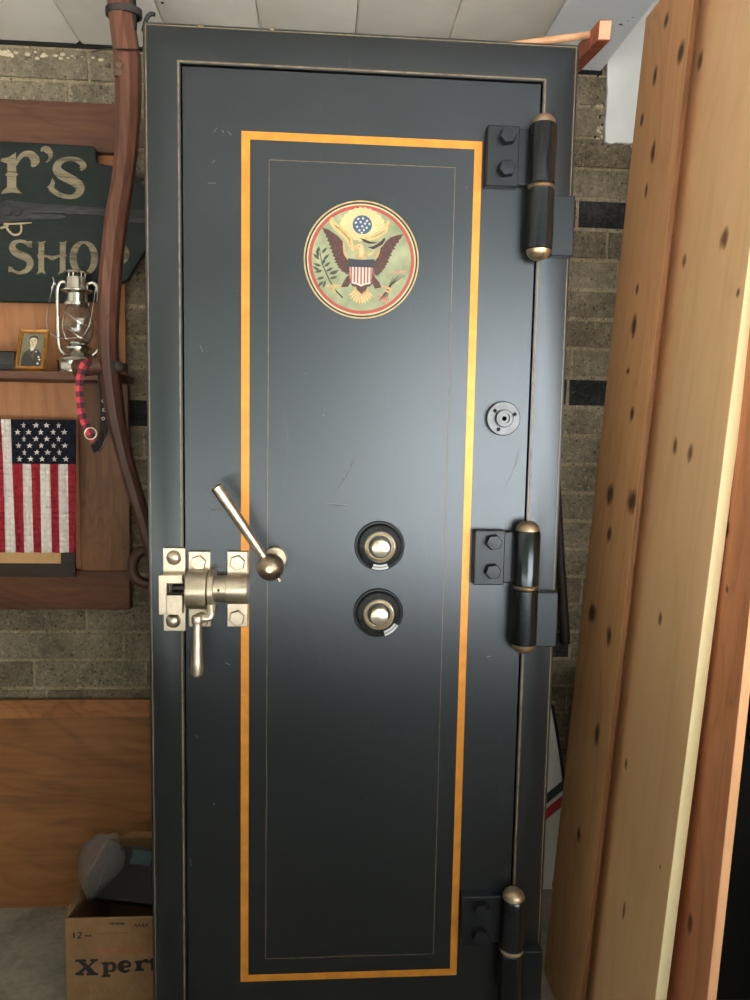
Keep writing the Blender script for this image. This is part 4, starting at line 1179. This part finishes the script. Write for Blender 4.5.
a3, b3 = (741.7,680), (707,1000)
k3 = knots([(727,530,0.0096,0.0180),(727,590,0.0048,0.0072),(690,925,0.0096,0.0216)], a3, b3, 1.07, .28)
M_b3 = wood('redwood plank', (160,100,68), (196,130,92), (224,154,116), 'Z', .8, .5, k3, .7, (80,46,34))
M_b3e = wood('redwood pale edge', (214,150,104), (230,172,126), (236,184,140), 'Z', .8, .55, wave=.3)
x, f3, d3 = board('redwood_board', a3, b3, 1.07, .28, .016, 2.08, M_b3, M_b3e, 'reddish brown board with pinkish edge, rightmost of the leaning boards')

# black tub behind the boards
mb = MB(); M_tub = plain('scuffed black plastic', (24, 24, 25), .45, 0, .2, 14, .4, .15)
cx0 = .775; ty0, ty1 = 1.46, 1.80
ztub = at(748, 737, ty0).z
def frus(x0,x1,y0,y1,z0, X0_,X1_,Y0_,Y1_,z1): return [Vector((x0,y0,z0)),Vector((x1,y0,z0)),Vector((X1_,Y0_,z1)),Vector((X0_,Y0_,z1)),Vector((x0,y1,z0)),Vector((x1,y1,z0)),Vector((X1_,Y1_,z1)),Vector((X0_,Y1_,z1))]
mb.hexa(frus(.70,.96,ty0+.02,ty1-.02,0,.69,.97,ty0,ty1,ztub-.02), M_tub)
tub = mb.build('storage_tub', None, (.83,1.63,0), bevel=.01); tag(tub, 'scuffed black plastic tub behind the boards at bottom right', 'tub')
mb = MB(); mb.box((.680,ty0-.010,ztub-.022),(.978,ty1+.01,ztub), M_tub); mb.build('lid', tub, bevel=.005)
mb = MB()
for k in range(16):
    x_ = random.uniform(.70,.80); z_ = random.uniform(.1, ztub-.05); l_ = random.uniform(.01,.03)
    mb.add([(x_,ty0-.0008,z_),(x_+l_,ty0-.0008,z_+l_*.45),(x_+l_,ty0-.0008,z_+l_*.45+.0012),(x_,ty0-.0008,z_+.0010)], [(0,1,2,3)], M_scr if k%3 else M_scl, False)

# dark wooden stick hanging behind the door's right edge
M_stick = wood('dark stick wood', (28,20,16), (44,32,26), (58,44,36), 'Z', 1, .55)
mb = MB(); KY = 1.984
pk = [(556,470,6),(558,500,7.5),(560.5,560,9),(563.5,610,10),(565.2,636,10.5),(565.6,643,9),(565.7,645.5,4)]
c_ = crom([tuple(at(x,y,KY))+(w/2*KY/F,) for x,y,w in pk], 4)
mb.tube([Vector(q[:3]) for q in c_], [q[3] for q in c_], M_stick, 12)
stk = mb.build('wooden_stick', None, c_[-1][:3]); tag(stk, 'dark tapered wooden stick hanging on the brick beside the middle hinge', 'stick')

# white board with green and red stripes behind the door
M_wb = plain('white lacquer', (196, 192, 182), .45, 0, .05, 20); M_gr = plain('green stripe', (30, 52, 40), .45); M_rd = plain('red stripe', (170, 44, 46), .45)
WBY = 1.90
def WBp(x, y): return at(x, y, WBY)
mb = MB()
outl = [(552.5,708),(556,730),(559.5,752),(562,775),(563,800),(561.5,825),(558.5,850),(555,872),(551.5,895),(549,925),(470,925),(470,830),(500,708)]
mb.poly([WBp(x,y) for x,y in outl], .018, M_wb)
wb = mb.build('striped_board', None, WBp(510, 925), bevel=.002); tag(wb, 'white pointed board with green and red stripes behind the black door', 'board')
mb = MB(); q = lambda x,y: WBp(x,y)-Vector((0,.0008,0))
mb.poly([q(480,848),(q(563.2,780)),q(563,790),q(480,858)], .001, M_gr); mb.build('green_stripe', wb)
mb = MB(); mb.poly([q(480,864),q(562.6,795),q(562.2,806),q(480,876)], .001, M_rd); mb.build('red_stripe', wb)
mb = MB(); mb.tube(smooth3([WBp(552.5,706)-Vector((0,0,0)),WBp(559.8,750),WBp(563.6,780),WBp(563.8,802),WBp(560.5,840),WBp(553.5,886)], 6), .0042, M_blackiron, 8); mb.build('black_rim', wb)
# supports for the striped board: stands on the floor
# black cord by the door foot
cz = MB()
pts = [(545,815),(548,835),(552,858),(554,880),(553,905),(548,930)]
# clamp lying on top of the door
M_red = wood('red stained wood', (128,66,48), (166,92,70), (190,116,92), 'X', 1, .5)
M_end = plain('pink end grain', (232, 150, 118), .6, 0, .1, 60)
M_pale = wood('pale dowel', (170,124,90), (206,160,122), (224,182,144), 'X', 1, .5)
j0 = at(605, 30, 1.36); j1 = at(572, 66, 1.62)
dj = (j1-j0); 
clo = Vector((.44, 1.46, ZT))
cl = tag(empty('wooden_clamp', clo), 'reddish square wooden clamp jaw with pale dowel, on the top right of the black door', 'clamp')
mb = MB()
dirn = dj.normalized(); upv = Vector((0,0,1)); upv = (upv-dirn*upv.dot(dirn)).normalized(); rgt = dirn.cross(upv)
hw, hh_ = .0115, .0165
def jaw(tt, s0=1): return [j0+dirn*tt+rgt*a*hw*s0+upv*b_*hh_*s0 for a, b_ in ((-1,-1),(1,-1),(1,1),(-1,1))]
L = dj.length
vs = jaw(0,.86)+jaw(.003)+jaw(L)
mb.add(vs[:4], [(0,1,2,3)], M_end, False)
mb.add(vs, [(k,(k+1)%4,4+(k+1)%4,4+k) for k in range(4)]+[(4+k,4+(k+1)%4,8+(k+1)%4,8+k) for k in range(4)]+[(8,9,10,11)], M_red, False)
mb.build('jaw', cl, bevel=.0015)
mb = MB(); s0 = at(594, 34.5, 1.425); s1 = Vector((.22, 1.475, ZT+.0072))
mb.lathe([(.0055,0),(.0062,.004),(.0066,.05),(.0070,(s1-s0).length)], M_pale, s0, s1-s0, 16); mb.build('dowel', cl)

# black hooks screwed into the ceiling
def ceil_pt(px, py, z):
    d = CR*((px-375)/F)+CD*((py-500)/F)+CF; t = (z-EZ)/d.z; return d*t+Vector((0,0,EZ))
hp = at(151, 14, 1.62)
mb = MB()
base = Vector((hp.x-.012, 1.62, CZ))
pts = [base, Vector((base.x, 1.62, hp.z+.02)), at(147.5, 19, 1.62), at(148.5, 15.5, 1.62), at(152, 13.6, 1.62), at(155, 14.6, 1.62)]
mb.tube(smooth3([at(143.5,30,1.62), at(145.5,22,1.62), at(148,16.5,1.62), at(151.5,14,1.62), at(155,14.8,1.62)], 6), [.0042]*24+[.003], M_blackiron, 10)
b0_ = at(143.5,30,1.62)
mb.tube([b0_, b0_+Vector((0,.12,.04)), Vector((b0_.x,1.90,b0_.z+.04)), Vector((b0_.x, 1.9985, b0_.z+.04))], .0042, M_blackiron, 10)
hk = mb.build('iron_hook', None, (b0_.x, 1.9985, b0_.z+.04)); tag(hk, 'black curved iron hook showing above the top left of the black door', 'hook')
# tie wire holding the snath
mb = MB()
w_ = [Vector((at(80,47,1.9).x, 1.992, at(80,49,1.98).z)), at(104,49.5,1.80), at(118,49.2,SNY-.030), at(133,49.6,SNY-.030), at(141,48.5,1.70), at(143.5,47,1.62)]
mb.tube(smooth3(w_, 6), .0018, M_blackiron, 8)
tw = mb.build('tie_wire', None, w_[0]); tag(tw, 'dark wire tied round the scythe handle just under the ceiling', 'wire')

# ================================================================== LIGHT
w = bpy.data.worlds.new('sky'); scene.world = w; w.use_nodes = True
nt = w.node_tree; bg = nt.nodes['Background']
tc = nt.nodes.new('ShaderNodeTexCoord'); sp_ = nt.nodes.new('ShaderNodeSeparateXYZ'); nt.links.new(tc.outputs['Generated'], sp_.inputs[0])
r = nt.nodes.new('ShaderNodeValToRGB'); nt.links.new(sp_.outputs[2], r.inputs[0])
r.color_ramp.elements[0].position = 0; r.color_ramp.elements[0].color = (.90,.95,1.0,1)
r.color_ramp.elements[1].position = .6; r.color_ramp.elements[1].color = (.62,.76,1.0,1)
nt.links.new(r.outputs[0], bg.inputs[0]); bg.inputs[1].default_value = SKY
sun = bpy.data.lights.new('sun', 'SUN'); sun.energy = SUN; sun.angle = R(.6); sun.color = (1, .95, .87)
so_ = bpy.data.objects.new('sun', sun); COL.objects.link(so_); so_.rotation_euler = (R(-33), R(4), 0)

cam = bpy.data.cameras.new('camera'); cam.sensor_fit = 'VERTICAL'; cam.sensor_height = 36; cam.lens = 36*F/1000
cam.clip_start = .02
co = bpy.data.objects.new('camera', cam); COL.objects.link(co)
Mx = Matrix((CR, -CD, -CF)).transposed()
co.matrix_world = Matrix.Translation((0,0,EZ)) @ Mx.to_4x4()
scene.camera = co
scene.view_settings.view_transform = 'Standard'; scene.view_settings.look = 'None'
scene.view_settings.gamma = 1; scene.view_settings.use_curve_mapping = False
scene.view_settings.exposure = EXPO
scene.cycles.use_denoising = True
scene.cycles.max_bounces = 8; scene.cycles.diffuse_bounces = 5
scene.cycles.sample_clamp_indirect = 0
